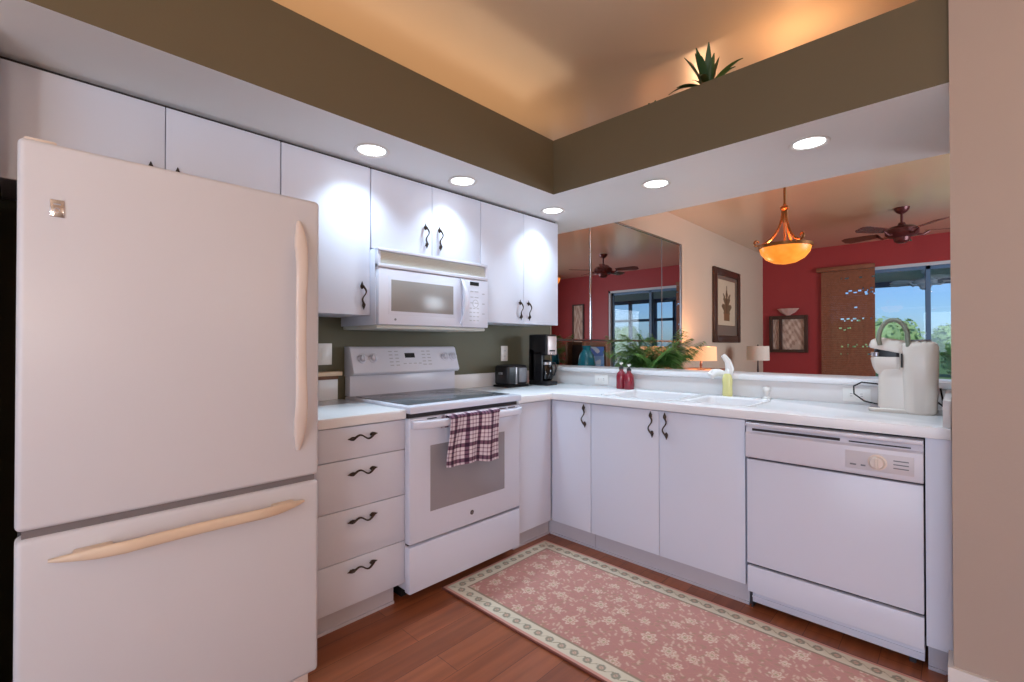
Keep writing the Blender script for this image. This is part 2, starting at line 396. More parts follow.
c = thing('sink_cabinet', 'white two-door base cabinet under the sink', 'cabinet', (1.335, -.3, 0))
obj('body', MB().box(.909, 1.763, -.588, -.01, .105, .70).box(.909, .925, -.588, -.01, .70, .873).box(1.747, 1.763, -.588, -.01, .70, .873).box(.925, 1.747, -.588, -.572, .70, .873), M_cab, c)
obj('toe_kick', MB().box(.909, 1.765, -.562, -.10, 0, .104).box(.909, 1.765, -.570, -.562, 0, .012), M_kick, c)
for a, bb, h in ((.909, 1.336, 1.298), (1.336, 1.763, 1.378)):
    d = ydoor(c, 'door', a, bb, .109, .868); handle(d, (h, -.61, .795), 'y')

c = thing('end_panel', 'narrow white filler panel between dishwasher and tan wall', 'panel', (2.42, -.3, 0))
obj('panel', MB().box(2.389, 2.461, -.612, -.02, .105, .876, .001), M_cab, c)
obj('toe_kick', MB().box(2.392, 2.452, -.562, -.1, 0, .104).box(2.392, 2.441, -.570, -.562, 0, .012), M_kick, c)

# ------------------------------------------------------------------ countertops
def slab(holes, rects, xs, ys, z0, z1, bev=.004):
    bm = bmesh.new(); xs = sorted(xs); ys = sorted(ys); V = {}
    def keep(i, j):
        cx = (xs[i] + xs[i + 1]) / 2; cy = (ys[j] + ys[j + 1]) / 2
        return any(r[0] < cx < r[1] and r[2] < cy < r[3] for r in rects) and not any(r[0] < cx < r[1] and r[2] < cy < r[3] for r in holes)
    def v(i, j):
        if (i, j) not in V: V[i, j] = bm.verts.new((xs[i], ys[j], z0))
        return V[i, j]
    fs = [bm.faces.new((v(i, j), v(i + 1, j), v(i + 1, j + 1), v(i, j + 1))) for i in range(len(xs) - 1) for j in range(len(ys) - 1) if keep(i, j)]
    ext = bmesh.ops.extrude_face_region(bm, geom=fs)
    for g in ext['geom']:
        if isinstance(g, bmesh.types.BMVert): g.co.z = z1
    bmesh.ops.dissolve_limit(bm, angle_limit=.01, verts=bm.verts, edges=bm.edges)
    es = [e for e in bm.edges if len(e.link_faces) == 2 and e.calc_face_angle(0) > .5]
    bmesh.ops.bevel(bm, geom=es, offset=bev, segments=2, profile=.5, affect='EDGES')
    m = MB(); m.bm = bm; return m
CT = .917
c = thing('countertop', 'white solid countertop with small splash between refrigerator and range', 'countertop', (.3, -1.95, .875))
obj('worktop', slab([], [(0.001, .635, -2.20, -1.702)], [.001, .635], [-2.20, -1.702], .875, CT), M_counter, c)
obj('backsplash', MB().box(.001, .02, -2.20, -1.735, CT, 1.03, .002), M_splash, c)
BOWLS = [(.93, 1.36, -.53, -.13), (1.42, 1.74, -.50, -.15)]
c = thing('countertop', 'long L-shaped white countertop holding the sink', 'countertop', (1.2, -.3, .875))
obj('worktop', slab(BOWLS, [(0.001, .635, -.940, -.001), (0.001, 2.461, -.635, -.001)], [.001, .635, .93, 1.36, 1.42, 1.74, 2.461], [-.94, -.635, -.53, -.50, -.15, -.13, -.001], .875, CT), M_counter, c)
obj('backsplash', MB().box(.001, .02, -.92, -.021, CT, 1.013, .002).box(.001, 2.461, -.020, -.001, CT, 1.013, .002), M_splash, c)
obj('side_splash', MB().box(2.438, 2.461, -.62, -.021, CT, 1.015, .003), M_splash, c)
c = thing('kitchen_sink', 'white double bowl sink set in the long countertop', 'sink', (1.335, -.33, .73))
for k, (x0, x1, y0, y1) in enumerate(BOWLS):
    dp = .735 if k == 0 else .80
    mb = MB()
    def rr(x0, x1, y0, y1, r, z, n=5):
        out = []
        for cx, cy, a0 in ((x1 - r, y1 - r, 0), (x0 + r, y1 - r, 90), (x0 + r, y0 + r, 180), (x1 - r, y0 + r, 270)):
            for i in range(n + 1):
                a = math.radians(a0 + 90 * i / n); out.append((cx + r * math.cos(a), cy + r * math.sin(a), z))
        return out
    e = .016
    mb.rings([rr(x0 - e, x1 + e, y0 - e, y1 + e, .045, CT + .0005), rr(x0 - e, x1 + e, y0 - e, y1 + e, .045, CT + .004), rr(x0 - .004, x1 + .004, y0 - .004, y1 + .004, .04, CT + .005), rr(x0 + .006, x1 - .006, y0 + .006, y1 - .006, .04, CT - .004),
              rr(x0 + .012, x1 - .012, y0 + .012, y1 - .012, .045, dp + .03), rr(x0 + .035, x1 - .035, y0 + .035, y1 - .035, .05, dp + .004), rr(x0 + .15, x1 - .15, y0 + .13, y1 - .13, .02, dp)], cap=False)
    mb.quad(rr(x0 + .15, x1 - .15, y0 + .13, y1 - .13, .02, dp))
    o = obj('bowl', mb, M_counter, c)
    obj('drain', MB().lathe([(.001, .004), (.02, .004), (.03, .008), (.04, .006), (.042, .002)], ((x0 + x1) / 2, (y0 + y1) / 2, dp), 24), M_chrome, o)
# ledge of the pass-through
tag(obj('bar_ledge', MB().box(.002, 2.461, -.035, .27, 1.014, 1.046, .005), M_counter), 'long white ledge running across the pass-through above the sink', 'ledge')

# ------------------------------------------------------------------ range
c = thing('electric_range', 'white electric range with glass cooktop and oven', 'range', (.33, -1.327, 0))
RY0, RY1 = -1.700, -.950
obj('body', MB().box(.03, .605, -1.684, RY1 - .002, .066, .895), M_app, c)
obj('base', MB().box(.10, .53, -1.660, RY1 - .03, 0, .066), M_black, c)
obj('cooktop_rim', MB().box(.03, .665, RY0, RY1, .897, .931, .006), M_app, c)
obj('cooktop_glass', MB().box(.10, .60, RY0 + .03, RY1 - .03, .9312, .9345, .001), M_glasstop, c)
for bx, by, r in ((.22, -1.50, .08), (.22, -1.15, .095), (.46, -1.50, .105), (.46, -1.14, .08)):
    for q in (r, r * .6):
        obj('burner_ring', MB().lathe([(q, 0), (q + .0015, 0), (q + .0015, .0003), (q, .0003)], (bx, by, .9345), 40, closed=True), M_bring, c)

obj('door_gap', MB().box(.606, .63, RY0 + .010, RY1 - .004, .282, .896), M_gap, c)
dm = MB().box(.613, .655, RY0 + .003, RY1 - .003, .292, .874, .006); dd = obj('oven_door', dm, M_app, c)
obj('window', MB().box(.6545, .6565, -1.581, -1.079, .422, .737, .0008), M_ovenglass, dd)
for y in (-1.60, -1.50, -1.42, -1.25, -1.12, -1.05): obj('vent_slot', MB().box(.640, .6565, y, y + .055, .863, .868), M_gap, dd)
# bowed handle
n = 21; P_, A_, B_ = [], [], []
for i in range(n):
    s = i / (n - 1); y = RY0 + .012 + s * (RY1 - RY0 - .024); o_ = .668 + .036 * min(1, math.sin(PI * s) * 3.2) ** .7
    P_.append((o_, y, .846)); A_.append((.011, 0, 0)); B_.append((0, 0, .019))
hb = MB().sweep(P_, A_, B_, 14, 3.2); hb.box(.65, .68, RY0 + .008, RY0 + .04, .828, .864, .004).box(.65, .68, RY1 - .04, RY1 - .008, .828, .864, .004)
obj('handle', hb, M_app, dd)
bd = MB().lathe([(.001, .0), (.011, .0), (.012, .002), (.010, .0035), (.001, .0035)], (.655, -1.318, .351), 24, 'x')
obj('badge', bd, M_gap, dd)
obj('badge_script', MB().tube([(.659, -1.323 + .010 * t_ + .0032 * math.cos(t_ * 11), .351 + .0045 * math.sin(t_ * 11)) for t_ in [q / 20 for q in range(21)]], .0007, 6), M_chrome, dd)
obj('storage_drawer', MB().box(.613, .655, RY0 + .003, RY1 - .003, .065, .280, .006), M_app, c)
# backguard: riser and slanted console
obj('riser', MB().box(.005, .065, RY0 + .012, RY1 - .0, .931, 1.06, .004), M_app, c)
bg_ = MB().prism([(.004, 1.04), (.105, 1.048), (.118, 1.062), (.072, 1.198), (.058, 1.207), (.004, 1.207)], 'y', RY0 + .008, RY1 - .004, bev=.004)
cons = obj('console', bg_, M_app, c)
def onface(z, out=0.0):
    s = (z - 1.062) / (1.198 - 1.062); return .118 + (.072 - .118) * s + out
tilt = math.atan2(.046, .136)
def face_box(mb, y0, y1, z0, z1, th=.003):
    mb.prism([(onface(z0, -.002), z0), (onface(z0, th), z0), (onface(z1, th), z1), (onface(z1, -.002), z1)], 'y', y0, y1); return mb
obj('display', face_box(MB(), -1.352, -1.283, 1.140, 1.168, .0015), M_black, cons)
for i in range(5):
    for y in (-1.46, -1.42, -1.23, -1.19): obj('touch_key', face_box(MB(), y + .0, y + .024, 1.095 + i * .02, 1.101 + i * .02, .001), M_lgrey, cons)
for i in range(4): obj('touch_key', face_box(MB(), -1.37 + i * .036, -1.35 + i * .036, 1.103, 1.109, .001), M_lgrey, cons)
KN = MB().lathe([(.0, 0), (.026, 0), (.026, .006), (.020, .010), (.019, .026), (.016, .029), (.001, .029)], (0, 0, 0), 28, 'x')
KN.box(.028, .036, -.004, .004, -.018, .018, .002)
KNM = mesh_of(KN, M_app, 'knob')
for y in (-1.632, -1.564, -1.058, -.993):
    k = put('knob', KNM, cons, (onface(1.138, .0), y, 1.138), (0, -tilt, 0), .95)
for y in (-1.632, -1.564, -1.058, -.993):
    obj('knob_marking', MB().lathe([(.029, 0), (.031, 0), (.031, .001), (.029, .001)], (onface(1.138, .001), y, 1.138), 28, 'x', closed=True), M_lgrey, cons)

# checked towel over the oven handle
def towel_pos(U, V):
    y = -1.528 + U * .352 + .012 * np.sin(V * 5) * (1 - U) - .010 * U * V
    L = V * .355
    wav = .010 * np.sin(U * 17 + 1) * np.clip(V * 2 - .4, 0, 1) + .004 * np.sin(U * 9 + V * 4)
    front = .722; back = .6615
    z = np.where(L < .055, .812 + L, np.where(L < .105, .0, 0))
    a = (L - .055) / .05 * PI
    cx = (front + back) / 2; r = (front - back) / 2
    x = np.where(L < .055, back, np.where(L < .105, cx - r * np.cos(a), front + wav))
    z = np.where(L < .055, .812 + L, np.where(L < .105, .867 + .012 * np.sin(a), .867 - (L - .105) * 1.0 + .030 * (1 - U) * (V - .3) - .008 * np.sin(U * 9 + .3) * (V - .3)))
    x = np.where(L < .055, back, x)
    return x, y, z
def plaid(U, V):
    a = np.array([222, 208, 214.]); m_ = np.array([120, 84, 104.]); d_ = np.array([56, 28, 52.])
    def band(T, n_):
        p = (T * n_) % 1
        return np.where((p > .42) & (p < .68), 1.0, np.where((p > .15) & (p < .22) | (p > .88) & (p < .95), .5, 0.0))
    s = band(U + .02, 4.2) + band(V + .05, 4.6)
    s = s[..., None]
    return np.where(s < .1, a, np.where(s < .6, (a + m_) / 2, np.where(s < 1.2, m_, d_)))
tw = painted('dish_towel', 110, 120, towel_pos, plaid, M_paint, loc=(.70, -1.35, .63))
tag(tw, 'purple and white checked dish towel hanging on the oven handle', 'towel')
md = tw.modifiers.new('thick', 'SOLIDIFY'); md.thickness = .003; md.offset = 0

# ------------------------------------------------------------------ microwave
c = thing('microwave_oven', 'white over-the-range microwave under the wall cabinets', 'microwave', (.2, -1.355, 1.305))
MY0, MY1 = -1.712, -.966
obj('body', MB().box(.004, .372, MY0, MY1, 1.318, 1.703, .003), M_app, c)
obj('base_pan', MB().box(.02, .38, MY0 + .004, MY1 - .004, 1.300, 1.3185, .006), M_vent, c)
vg = MB().prism([(.372, 1.625), (.392, 1.628), (.384, 1.690), (.372, 1.692)], 'y', MY0 + .015, MY1 - .012)
for i in range(7): vg.box(.384, .3925 - .0008 * i, MY0 + .02, MY1 - .018, 1.632 + i * .008, 1.635 + i * .008)
obj('vent_grille', vg, M_vent, c)
obj('top_frame', MB().box(.368, .402, MY0, MY1, 1.689, 1.705, .003).box(.368, .396, MY0, MY0 + .016, 1.60, 1.70, .002).box(.368, .396, MY1 - .014, MY1, 1.60, 1.70, .002).box(.368, .404, MY0, MY1, 1.606, 1.626, .003), M_app, c)
md_ = obj('door', MB().box(.373, .402, MY0 + .002, -1.172, 1.320, 1.604, .005), M_app, c)
obj('window_rim', MB().box(.401, .4035, -1.655, -1.225, 1.372, 1.566, .001), M_app, md_)
obj('window', MB().box(.403, .405, -1.640, -1.238, 1.389, 1.549, .0009), M_mwglass, md_)
P_, A_, B_ = [], [], []
for i in range(19):
    s = i / 18; z = 1.335 + s * .265
    P_.append((.402 + .036 * math.sin(PI * s) ** .6, -1.183 + .016 * math.sin(PI * s), z)); A_.append((.007, 0, 0)); B_.append((0, .007 + .009 * math.sin(PI * s) ** .7, 0))
obj('handle', MB().sweep(P_, A_, B_, 12, 2.6), M_app, md_)
obj('badge', MB().lathe([(.001, 0), (.006, 0), (.006, .002), (.001, .002)], (.402, -1.615, 1.347), 16, 'x'), M_grey, md_)
cp = obj('control_panel', MB().box(.373, .402, -1.166, MY1, 1.320, 1.604, .004), M_app, c)
obj('display', MB().box(.4015, .4035, -1.112, -1.042, 1.568, 1.590), M_black, cp)
K_ = []
for i in range(3):
    K_.append((.4015, .4028, -1.108 + .0, -1.085, 1.53 - i * .034, 1.536 - i * .034)); K_.append((.4015, .4028, -1.075, -1.045, 1.53 - i * .034, 1.536 - i * .034))
for i in range(4):
    for j in range(3): K_.append((.4015, .4028, -1.115 + j * .028, -1.097 + j * .028, 1.43 - i * .024, 1.436 - i * .024))
for i in range(3): K_.append((.4015, .4028, -1.015, -.995, 1.52 - i * .06, 1.526 - i * .06))
for q in K_: obj('key', MB().box(*q), M_lgrey, cp)
pd = MB().lathe([(.020, 0), (.024, 0), (.024, .0012), (.020, .0012)], (.4018, -1.068, 1.462), 24, 'x', closed=True)
obj('dial_marking', pd, M_lgrey, cp)

# ------------------------------------------------------------------ wall cabinets
def wallcab(label, y0, y1, z0, doors, loc):
    c = thing('wall_cabinet', label, 'cabinet', loc)
    obj('body', MB().box(.002, .310, y0 + .001, y1 - .001, z0, 2.112), M_cab, c)
    obj('top_shadow_strip', MB().box(.25, .305, y0 + .001, y1 - .001, 2.112, 2.1295), M_gap, c)  # dark strip in the cabinet top gap, stands in for its shadow
    for a, bb, hy, hz in doors:
        d = obj('door', MB().box(.312, .330, a + .0015, bb - .0015, z0 - .002, 2.113, .002), M_cab, c)
        if hy is not None: handle(d, (.330, hy, hz))
    return c
wallcab('white two-door wall cabinet above the refrigerator', -2.988, -2.150, 1.742, [(-2.988, -2.564, -2.605, 1.822), (-2.564, -2.150, -2.523, 1.822)], (.16, -2.56, 1.742))
wallcab('white single-door wall cabinet between refrigerator and microwave', -2.148, -1.716, 1.368, [(-2.148, -1.716, -1.762, 1.462)], (.16, -1.93, 1.368))
wallcab('short white two-door wall cabinet above the microwave', -1.712, -.962, 1.712, [(-1.712, -1.333, -1.381, 1.822), (-1.333, -.962, -1.285, 1.822)], (.16, -1.34, 1.712))
wallcab('white two-door wall cabinet above the black coffee maker', -.960, -.187, 1.362, [(-.960, -.563, -.607, 1.452), (-.563, -.187, -.522, 1.452)], (.16, -.57, 1.362))

# ------------------------------------------------------------------ recessed lights
proto = None
for x, y, lb in ((.500, -1.805, 'round recessed ceiling light nearest the refrigerator'), (.490, -1.243, 'round recessed ceiling light above the microwave'), (.490, -.448, 'round recessed ceiling light in the soffit corner'),
                 (1.246, -.457, 'round recessed ceiling light above the sink'), (1.998, -.479, 'round recessed ceiling light above the dishwasher')):
    if proto is None:
        proto = thing('recessed_light', lb, 'ceiling light', (x, y, 2.13), 'recessed lights in the soffit')
        obj('trim_ring', MB().lathe([(.062, 0), (.078, -.001), (.082, -.004), (.078, -.008), (.066, -.006), (.062, -.002)], (x, y, 2.13), 36, closed=True), M_trim, proto)
        obj('lens', MB().lathe([(.001, -.0035), (.045, -.0032), (.0625, -.002), (.0625, -.0005), (.001, -.0005)], (x, y, 2.13), 36), M_can, proto)
        o = proto
    else:
        o = copy_tree(proto); o.location = (x, y, 2.13); o['label'] = lb
    light('recessed_light_beam', 'AREA', (x, y, 2.124), 2.5, (.60, .82, 1.0), shape='DISK', size=.11, spread=math.radians(108))

# ------------------------------------------------------------------ refrigerator
c = thing('refrigerator', 'tall white bottom-freezer refrigerator with cream handles', 'refrigerator', (.43, -2.574, 0))
FY0, FY1 = -2.943, -2.197
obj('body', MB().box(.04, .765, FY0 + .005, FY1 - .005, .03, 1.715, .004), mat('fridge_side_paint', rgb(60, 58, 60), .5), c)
fd = obj('door', MB().box(.768, .834, FY0, FY1, .757, 1.728, .014, 4), M_fridge, c)
fz = obj('freezer_door', MB().box(.768, .834, FY0, FY1, .062, .738, .014, 4), M_fridge, c)
obj('door_seal', MB().box(.764, .822, FY0 + .012, FY1 - .012, .738, .757), mat('fridge_gasket', rgb(120, 112, 112), .6), c)
obj('hinge_cover', MB().box(.70, .80, FY0 + .01, FY0 + .07, 1.729, 1.742, .004), M_hcream, c)
obj('base_grille', MB().box(.60, .775, FY0 + .01, FY1 - .015, .012, .060, .004).box(.775, .80, FY1 - .075, FY1 - .02, .005, .058, .008), M_hcream, c)
for y in (-2.90, -2.28): obj('levelling_foot', MB().lathe([(.02, 0), (.022, .004), (.018, .03)], (.70, y, 0), 16), M_black, c)
P_, A_, B_ = [], [], []
for i in range(31):
    s = i / 30; z = .855 + s * .79
    e_ = math.sin(PI * s); P_.append((.836 + .050 * min(1, e_ * 1.6) ** .8, -2.273 - .010 * e_, z))
    wd = .005 + .014 * min(1, min(s, 1 - s) * 9) ** .8
    A_.append((.009, 0, 0)); B_.append((0, wd * (1.25 - .35 * e_), 0))
hd = MB().sweep(P_, A_, B_, 14, 2.6); hd.box(.832, .865, -2.288, -2.262, .90, .96, .006).box(.832, .865, -2.288, -2.262, 1.54, 1.60, .006)
obj('handle', hd, M_hcream, fd)
P_, A_, B_ = [], [], []
for i in range(31):
    s = i / 30; y = -2.885 + s * .632
    e_ = math.sin(PI * s); P_.append((.838 + .052 * min(1, e_ * 1.5) ** .8, y, .676 + .008 * e_))
    wd = .003 + .013 * min(1, min(s, 1 - s) * 7) ** .8
    A_.append((.009, 0, 0)); B_.append((0, 0, wd))
hd = MB().sweep(P_, A_, B_, 14, 2.6); hd.box(.832, .870, -2.84, -2.76, .668, .690, .006).box(.832, .870, -2.36, -2.29, .668, .690, .006)
obj('handle', hd, M_yel, fz)
bdg = obj('badge', MB().box(.8335, .8375, -2.886, -2.860, 1.541, 1.585, .0015), M_chrome, fd)
obj('badge_script', MB().box(.8372, .8382, -2.880, -2.866, 1.572, 1.575).tube([(.838, -2.873 + .005 * math.cos(a_ * .7), 1.558 + .006 * math.sin(a_ * .7)) for a_ in range(9)], .0008, 6), M_lgrey, bdg)

# ------------------------------------------------------------------ dishwasher
c = thing('dishwasher', 'white dishwasher with dial control right of the sink cabinet', 'dishwasher', (2.08, -.3, 0))
WX0, WX1 = 1.772, 2.387
obj('body', MB().box(WX0 + .004, WX1 - .004, -.60, -.04, .10, .868), M_gap, c)
obj('door', MB().box(WX0 + .003, WX1 - .003, -.630, -.601, .222, .696, .004), M_app, c)
ctl = obj('control_panel', MB().prism([(-.601, .704), (-.640, .706), (-.646, .712), (-.646, .815), (-.630, .822), (-.630, .846), (-.650, .850), (-.650, .862), (-.601, .866)], 'x', WX0 + .002, WX1 - .002, bev=.0015), mat('control_panel_enamel', rgb(214, 211, 220), .3, noise=.01), c)
obj('vent_slot', MB().box(1.80, 2.13, -.636, -.628, .828, .838).box(2.16, 2.35, -.636, -.628, .829, .833), M_gap, ctl)
obj('dial_plate', MB().box(2.150, 2.360, -.6475, -.645, .728, .798, .0008), mat('dial_plate_print', rgb(206, 200, 204), .4), ctl)
for q in [(2.30, 2.345, -.6485, -.647, .748 + i * .014, .752 + i * .014) for i in range(3)] + [(2.165, 2.185, -.6485, -.647, .742, .748), (2.20, 2.215, -.6485, -.647, .742, .748)]: obj('dial_marking', MB().box(*q), M_grey, ctl)
dl = MB().lathe([(.001, -.026), (.020, -.026), (.023, -.022), (.024, -.006), (.030, -.004), (.030, 0), (.001, 0)], (2.252, -.6475, .764), 28, 'y').box(2.247, 2.257, -.684, -.672, .744, .786, .003)
obj('dial', dl, M_hcream, ctl)
obj('lower_panel', MB().box(WX0 + .003, WX1 - .003, -.628, -.601, .092, .210, .004), M_app, c)
obj('toe_panel', MB().box(WX0 + .012, WX1 - .004, -.585, -.50, .030, .091, .002).box(WX0 + .012, WX1 - .004, -.59, -.585, .052, .060), M_app, c)
obj('foot', MB().box(WX0 + .004, WX0 + .012, -.58, -.1, 0, .10), M_gap, c)
obj('foot', MB().box(WX1 - .05, WX1 - .03, -.56, -.53, 0, .031), M_gap, c)

# ------------------------------------------------------------------ rug
fl = [(RNG.random() * 1.86, RNG.random() * .80, .020 + .016 * RNG.random(), RNG.random() * 6) for _ in range(900)]
keepf = []
for q in fl:
    if all((q[0] - p[0]) ** 2 + (q[1] - p[1]) ** 2 > (q[2] + p[2] + .030) ** 2 for p in keepf): keepf.append(q)
specks = [(RNG.random() * 1.86, RNG.random() * .80, .004 + .005 * RNG.random(), RNG.random() * PI) for _ in range(2600)]
RL, RW = 1.83, .80
def rugcol(U, V):
    X = U * RL; Y = V * RW
    c_ = np.zeros(X.shape + (3,)); c_[:] = (184, 130, 120)
    v1 = np.abs(np.sin(X * 38 + 2.2 * np.sin(Y * 27) + 1.2 * np.sin(Y * 61))); v2 = np.abs(np.sin(Y * 41 + 2.4 * np.sin(X * 24 + 1)))
    c_[v1 < .09] = (196, 140, 126); c_[v2 < .06] = (186, 138, 122)
    for x, y, r, a in specks:
        m_ = (np.abs(X - x) < .012) & (np.abs(Y - y) < .012)
        if not m_.any(): continue
        dx = (X - x) * math.cos(a) + (Y - y) * math.sin(a); dy = -(X - x) * math.sin(a) + (Y - y) * math.cos(a)
        c_[m_ & ((dx / (r * 1.5)) ** 2 + (dy / (r * .6)) ** 2 < 1)] = (204, 170, 150) if a > 1.2 else (170, 132, 112)
    for x, y, r, a in keepf:
        th = np.arctan2(Y - y, X - x); R = np.hypot(X - x, Y - y); pet = r * (.82 + .2 * np.cos(6 * th + a))
        c_[R < pet] = (214, 188, 168); c_[(R < pet * .72) & (R > pet * .5)] = (192, 142, 126); c_[R < pet * .28] = (172, 146, 118)
    D = np.minimum(np.minimum(X, RL - X), np.minimum(Y, RW - Y))
    c_[D < .098] = (204, 186, 160); c_[(D < .098) & (D > .090)] = (150, 130, 110)
    c_[(D < .090)] = (214, 202, 180)
    # border motifs, evenly spaced along each side
    S = np.where((np.minimum(Y, RW - Y) < np.minimum(X, RL - X)), X, Y)
    ph = (S / .062) % 1 - .5; dd = (D - .052)
    bm_ = (D < .086) & (D > .018)
    q = np.hypot(ph * .062 / .95, dd)
    c_[bm_ & (q < .0185)] = (150, 144, 126); c_[bm_ & (q < .009)] = (204, 170, 150)
    c_[bm_ & (np.abs(dd - .010 * np.sin(S / .062 * 2 * PI)) < .0022)] = (160, 148, 122)
    c_[(D < .018)] = (206, 150, 134); c_[D < .006] = (120, 66, 56)
    return c_
def rugpos(U, V): return .612 + U * RL, -1.480 + V * RW, .010 + .0012 * np.sin(U * 17) * np.cos(V * 9)
rug = painted('floor_rug', 520, 230, rugpos, rugcol, M_paint, loc=(1.5, -1.08, 0))
tag(rug, 'pink floral runner rug with cream border on the wood floor', 'rug')
md = rug.modifiers.new('thick', 'SOLIDIFY'); md.thickness = .0085; md.offset = -1

# ------------------------------------------------------------------ outlets and switch on the walls
def outlet(parent_label, pos, face, w_=.070, h_=.114, horiz=False):
    c = thing('wall_outlet', parent_label, 'outlet', pos); x, y, z = pos
    if horiz: w_, h_ = h_, w_
    if face == 'x':
        obj('cover_plate', MB().box(x, x + .006, y - w_ / 2, y + w_ / 2, z - h_ / 2, z + h_ / 2, .002), M_whitep, c)
    else:
        obj('cover_plate', MB().box(x - w_ / 2, x + w_ / 2, y - .006, y, z - h_ / 2, z + h_ / 2, .002), M_whitep, c)
    for s in (-1, 1):
        mb = MB(); sl = MB(); o_ = s * .021
        if face == 'x':
            mb.box(x + .006, x + .008, y - .014, y + .014, z + o_ - .014, z + o_ + .014, .0008)
            for q in (-.006, .006): sl.box(x + .0078, x + .0085, y + q - .001, y + q + .001, z + o_ - .005, z + o_ + .005)
        else:
            mb.box(x + o_ - .014, x + o_ + .014, y - .008, y - .006, z - .014, z + .014, .0008)
            for q in (-.006, .006): sl.box(x + o_ - .005, x + o_ + .005, y - .0085, y - .0078, z + q - .001, z + q + .001)
        r_ = obj('socket', mb, M_whitep, c); obj('slot', sl, M_grey, r_)
    return c
outlet('cream outlet on the olive wall behind the toaster', (0, -.423, 1.152), 'x')
outlet('white horizontal outlet on the splash beside the corner', (.60, -.020, .968), 'y', horiz=True)
outlet('white horizontal outlet on the splash beside the cream coffee machine', (2.105, -.020, .965), 'y', horiz=True)
c = thing('light_switch', 'cream switch plate on the olive wall beside the range', 'switch', (0, -1.80, 1.165))
obj('cover_plate', MB().box(0, .006, -1.842, -1.762, 1.108, 1.225, .002), M_whitep, c); obj('rocker', MB().box(.006, .009, -1.82, -1.785, 1.135, 1.198, .001), M_whitep, c)
c = thing('wall_shelf', 'small cream shelf on the wall left of the range', 'shelf', (0, -1.80, 1.03))
obj('board', MB().box(.001, .055, -1.90, -1.725, 1.050, 1.072, .003), M_yel, c); obj('bracket', MB().box(.001, .035, -1.89, -1.74, 1.030, 1.050), M_wood, c)

# ------------------------------------------------------------------ toaster
c = thing('toaster', 'small black and grey toaster on counter beside the coffee maker', 'toaster', (.14, -.48, CT))
obj('housing', MB().box(.06, .20, -.585, -.375, CT + .012, CT + .155, .020, 4), M_dark, c)
obj('side_panel', MB().box(.19, .206, -.475, -.392, CT + .03, CT + .135, .006), M_grey, c)
obj('base', MB().box(.055, .205, -.590, -.370, CT, CT + .014, .004), M_black, c)
for xx in (.098, .140):
    obj('bread_slot', MB().box(xx, xx + .024, -.56, -.405, CT + .1545, CT + .1565), M_black, c)
lv = obj('lever', MB().box(.12, .15, -.603, -.583, CT + .09, CT + .105, .003), M_grey, c)
obj('accent_band', MB().box(.198, .204, -.51, -.492, CT + .02, CT + .14, .002), M_steel, c)

# ------------------------------------------------------------------ drip coffee maker (black)
c = thing('coffee_maker', 'black drip coffee maker on counter under the wall cabinet', 'coffee maker', (.21, -.21, CT))
CX0, CX1, CY0, CY1 = .115, .300, -.275, -.150
obj('base', MB().box(CX0, CX1, CY0, CY1, CT, CT + .032, .010, 3), M_dark, c)
obj('tower', MB().box(CX0, CX0 + .06, CY0, CY1, CT + .030, CT + .27, .008), M_dark, c)
obj('side_column', MB().box(CX0 + .02, CX0 + .13, CY0, CY0 + .022, CT + .030, CT + .25, .004), M_dark, c)
hdm = obj('brew_head', MB().box(CX0, CX1 - .01, CY0, CY1, CT + .222, CT + .378, .012, 3), M_dark, c)
obj('control_face', MB().box(CX1 - .011, CX1 - .004, CY0 + .014, CY1 - .010, CT + .228, CT + .364, .003), mat('coffee_maker_face', rgb(206, 190, 186), .35, metal=.2), hdm)
obj('display', MB().box(CX1 - .0045, CX1 - .003, CY0 + .03, CY1 - .03, CT + .250, CT + .262), M_black, hdm)
for i in range(3): obj('button', MB().lathe([(.001, 0), (.005, 0), (.005, .002), (.001, .002)], (CX1 - .004, CY0 + .040 + i * .022, CT + .238), 14, 'x'), M_chrome, hdm)
cc = (CX1 - .068, (CY0 + CY1) / 2 + .006, CT + .034)
cf = obj('carafe', MB().lathe([(.040, 0), (.052, .01), (.056, .05), (.050, .09), (.038, .125), (.040, .14), (.038, .14), (.036, .125), (.047, .09), (.053, .05), (.049, .013), (.001, .006), (.001, 0)], cc, 32), M_smoke, c)
obj('carafe_band', MB().lathe([(.041, .118), (.045, .120), (.045, .136), (.041, .138)], cc, 32, closed=True), M_steel, cf)
obj('carafe_handle', MB().tube([(cc[0] + .03, cc[1] + .02, cc[2] + .13), (cc[0] + .066, cc[1] + .025, cc[2] + .13), (cc[0] + .074, cc[1] + .026, cc[2] + .09), (cc[0] + .062, cc[1] + .02, cc[2] + .04), (cc[0] + .048, cc[1] + .012, cc[2] + .035)], .006, 8), M_dark, cf)
obj('lid', MB().lathe([(.001, .155), (.030, .152), (.041, .142), (.041, .138), (.001, .138)], cc, 24), M_dark, cf)

# ------------------------------------------------------------------ red bottles by the sink
def red_bottle(x, y, h, label):
    c = thing('soap_bottle', label, 'bottle', (x, y, CT), 'red soap bottles beside the sink')
    bdy = obj('bottle', MB().lathe([(.001, 0), (.030, 0), (.034, .006), (.034, h * .62), (.030, h * .78), (.014, h * .90), (.013, h), (.001, h)], (x, y, CT), 28), M_redc, c)
    p = obj('pump_collar', MB().lathe([(.001, 0), (.015, 0), (.015, .014), (.006, .018), (.005, .036), (.001, .036)], (x, y, CT + h), 20), M_dark, c)
    obj('pump_spout', MB().box(x - .010, x + .010, y - .010, y + .010, CT + h + .034, CT + h + .044, .003).tube([(x, y, CT + h + .040), (x + .012, y - .022, CT + h + .040), (x + .018, y - .034, CT + h + .030)], .004, 8), M_dark if x < .8 else M_whitep, c)
red_bottle(.800, -.085, .135, 'red ceramic soap bottle with dark pump, left of the pair')
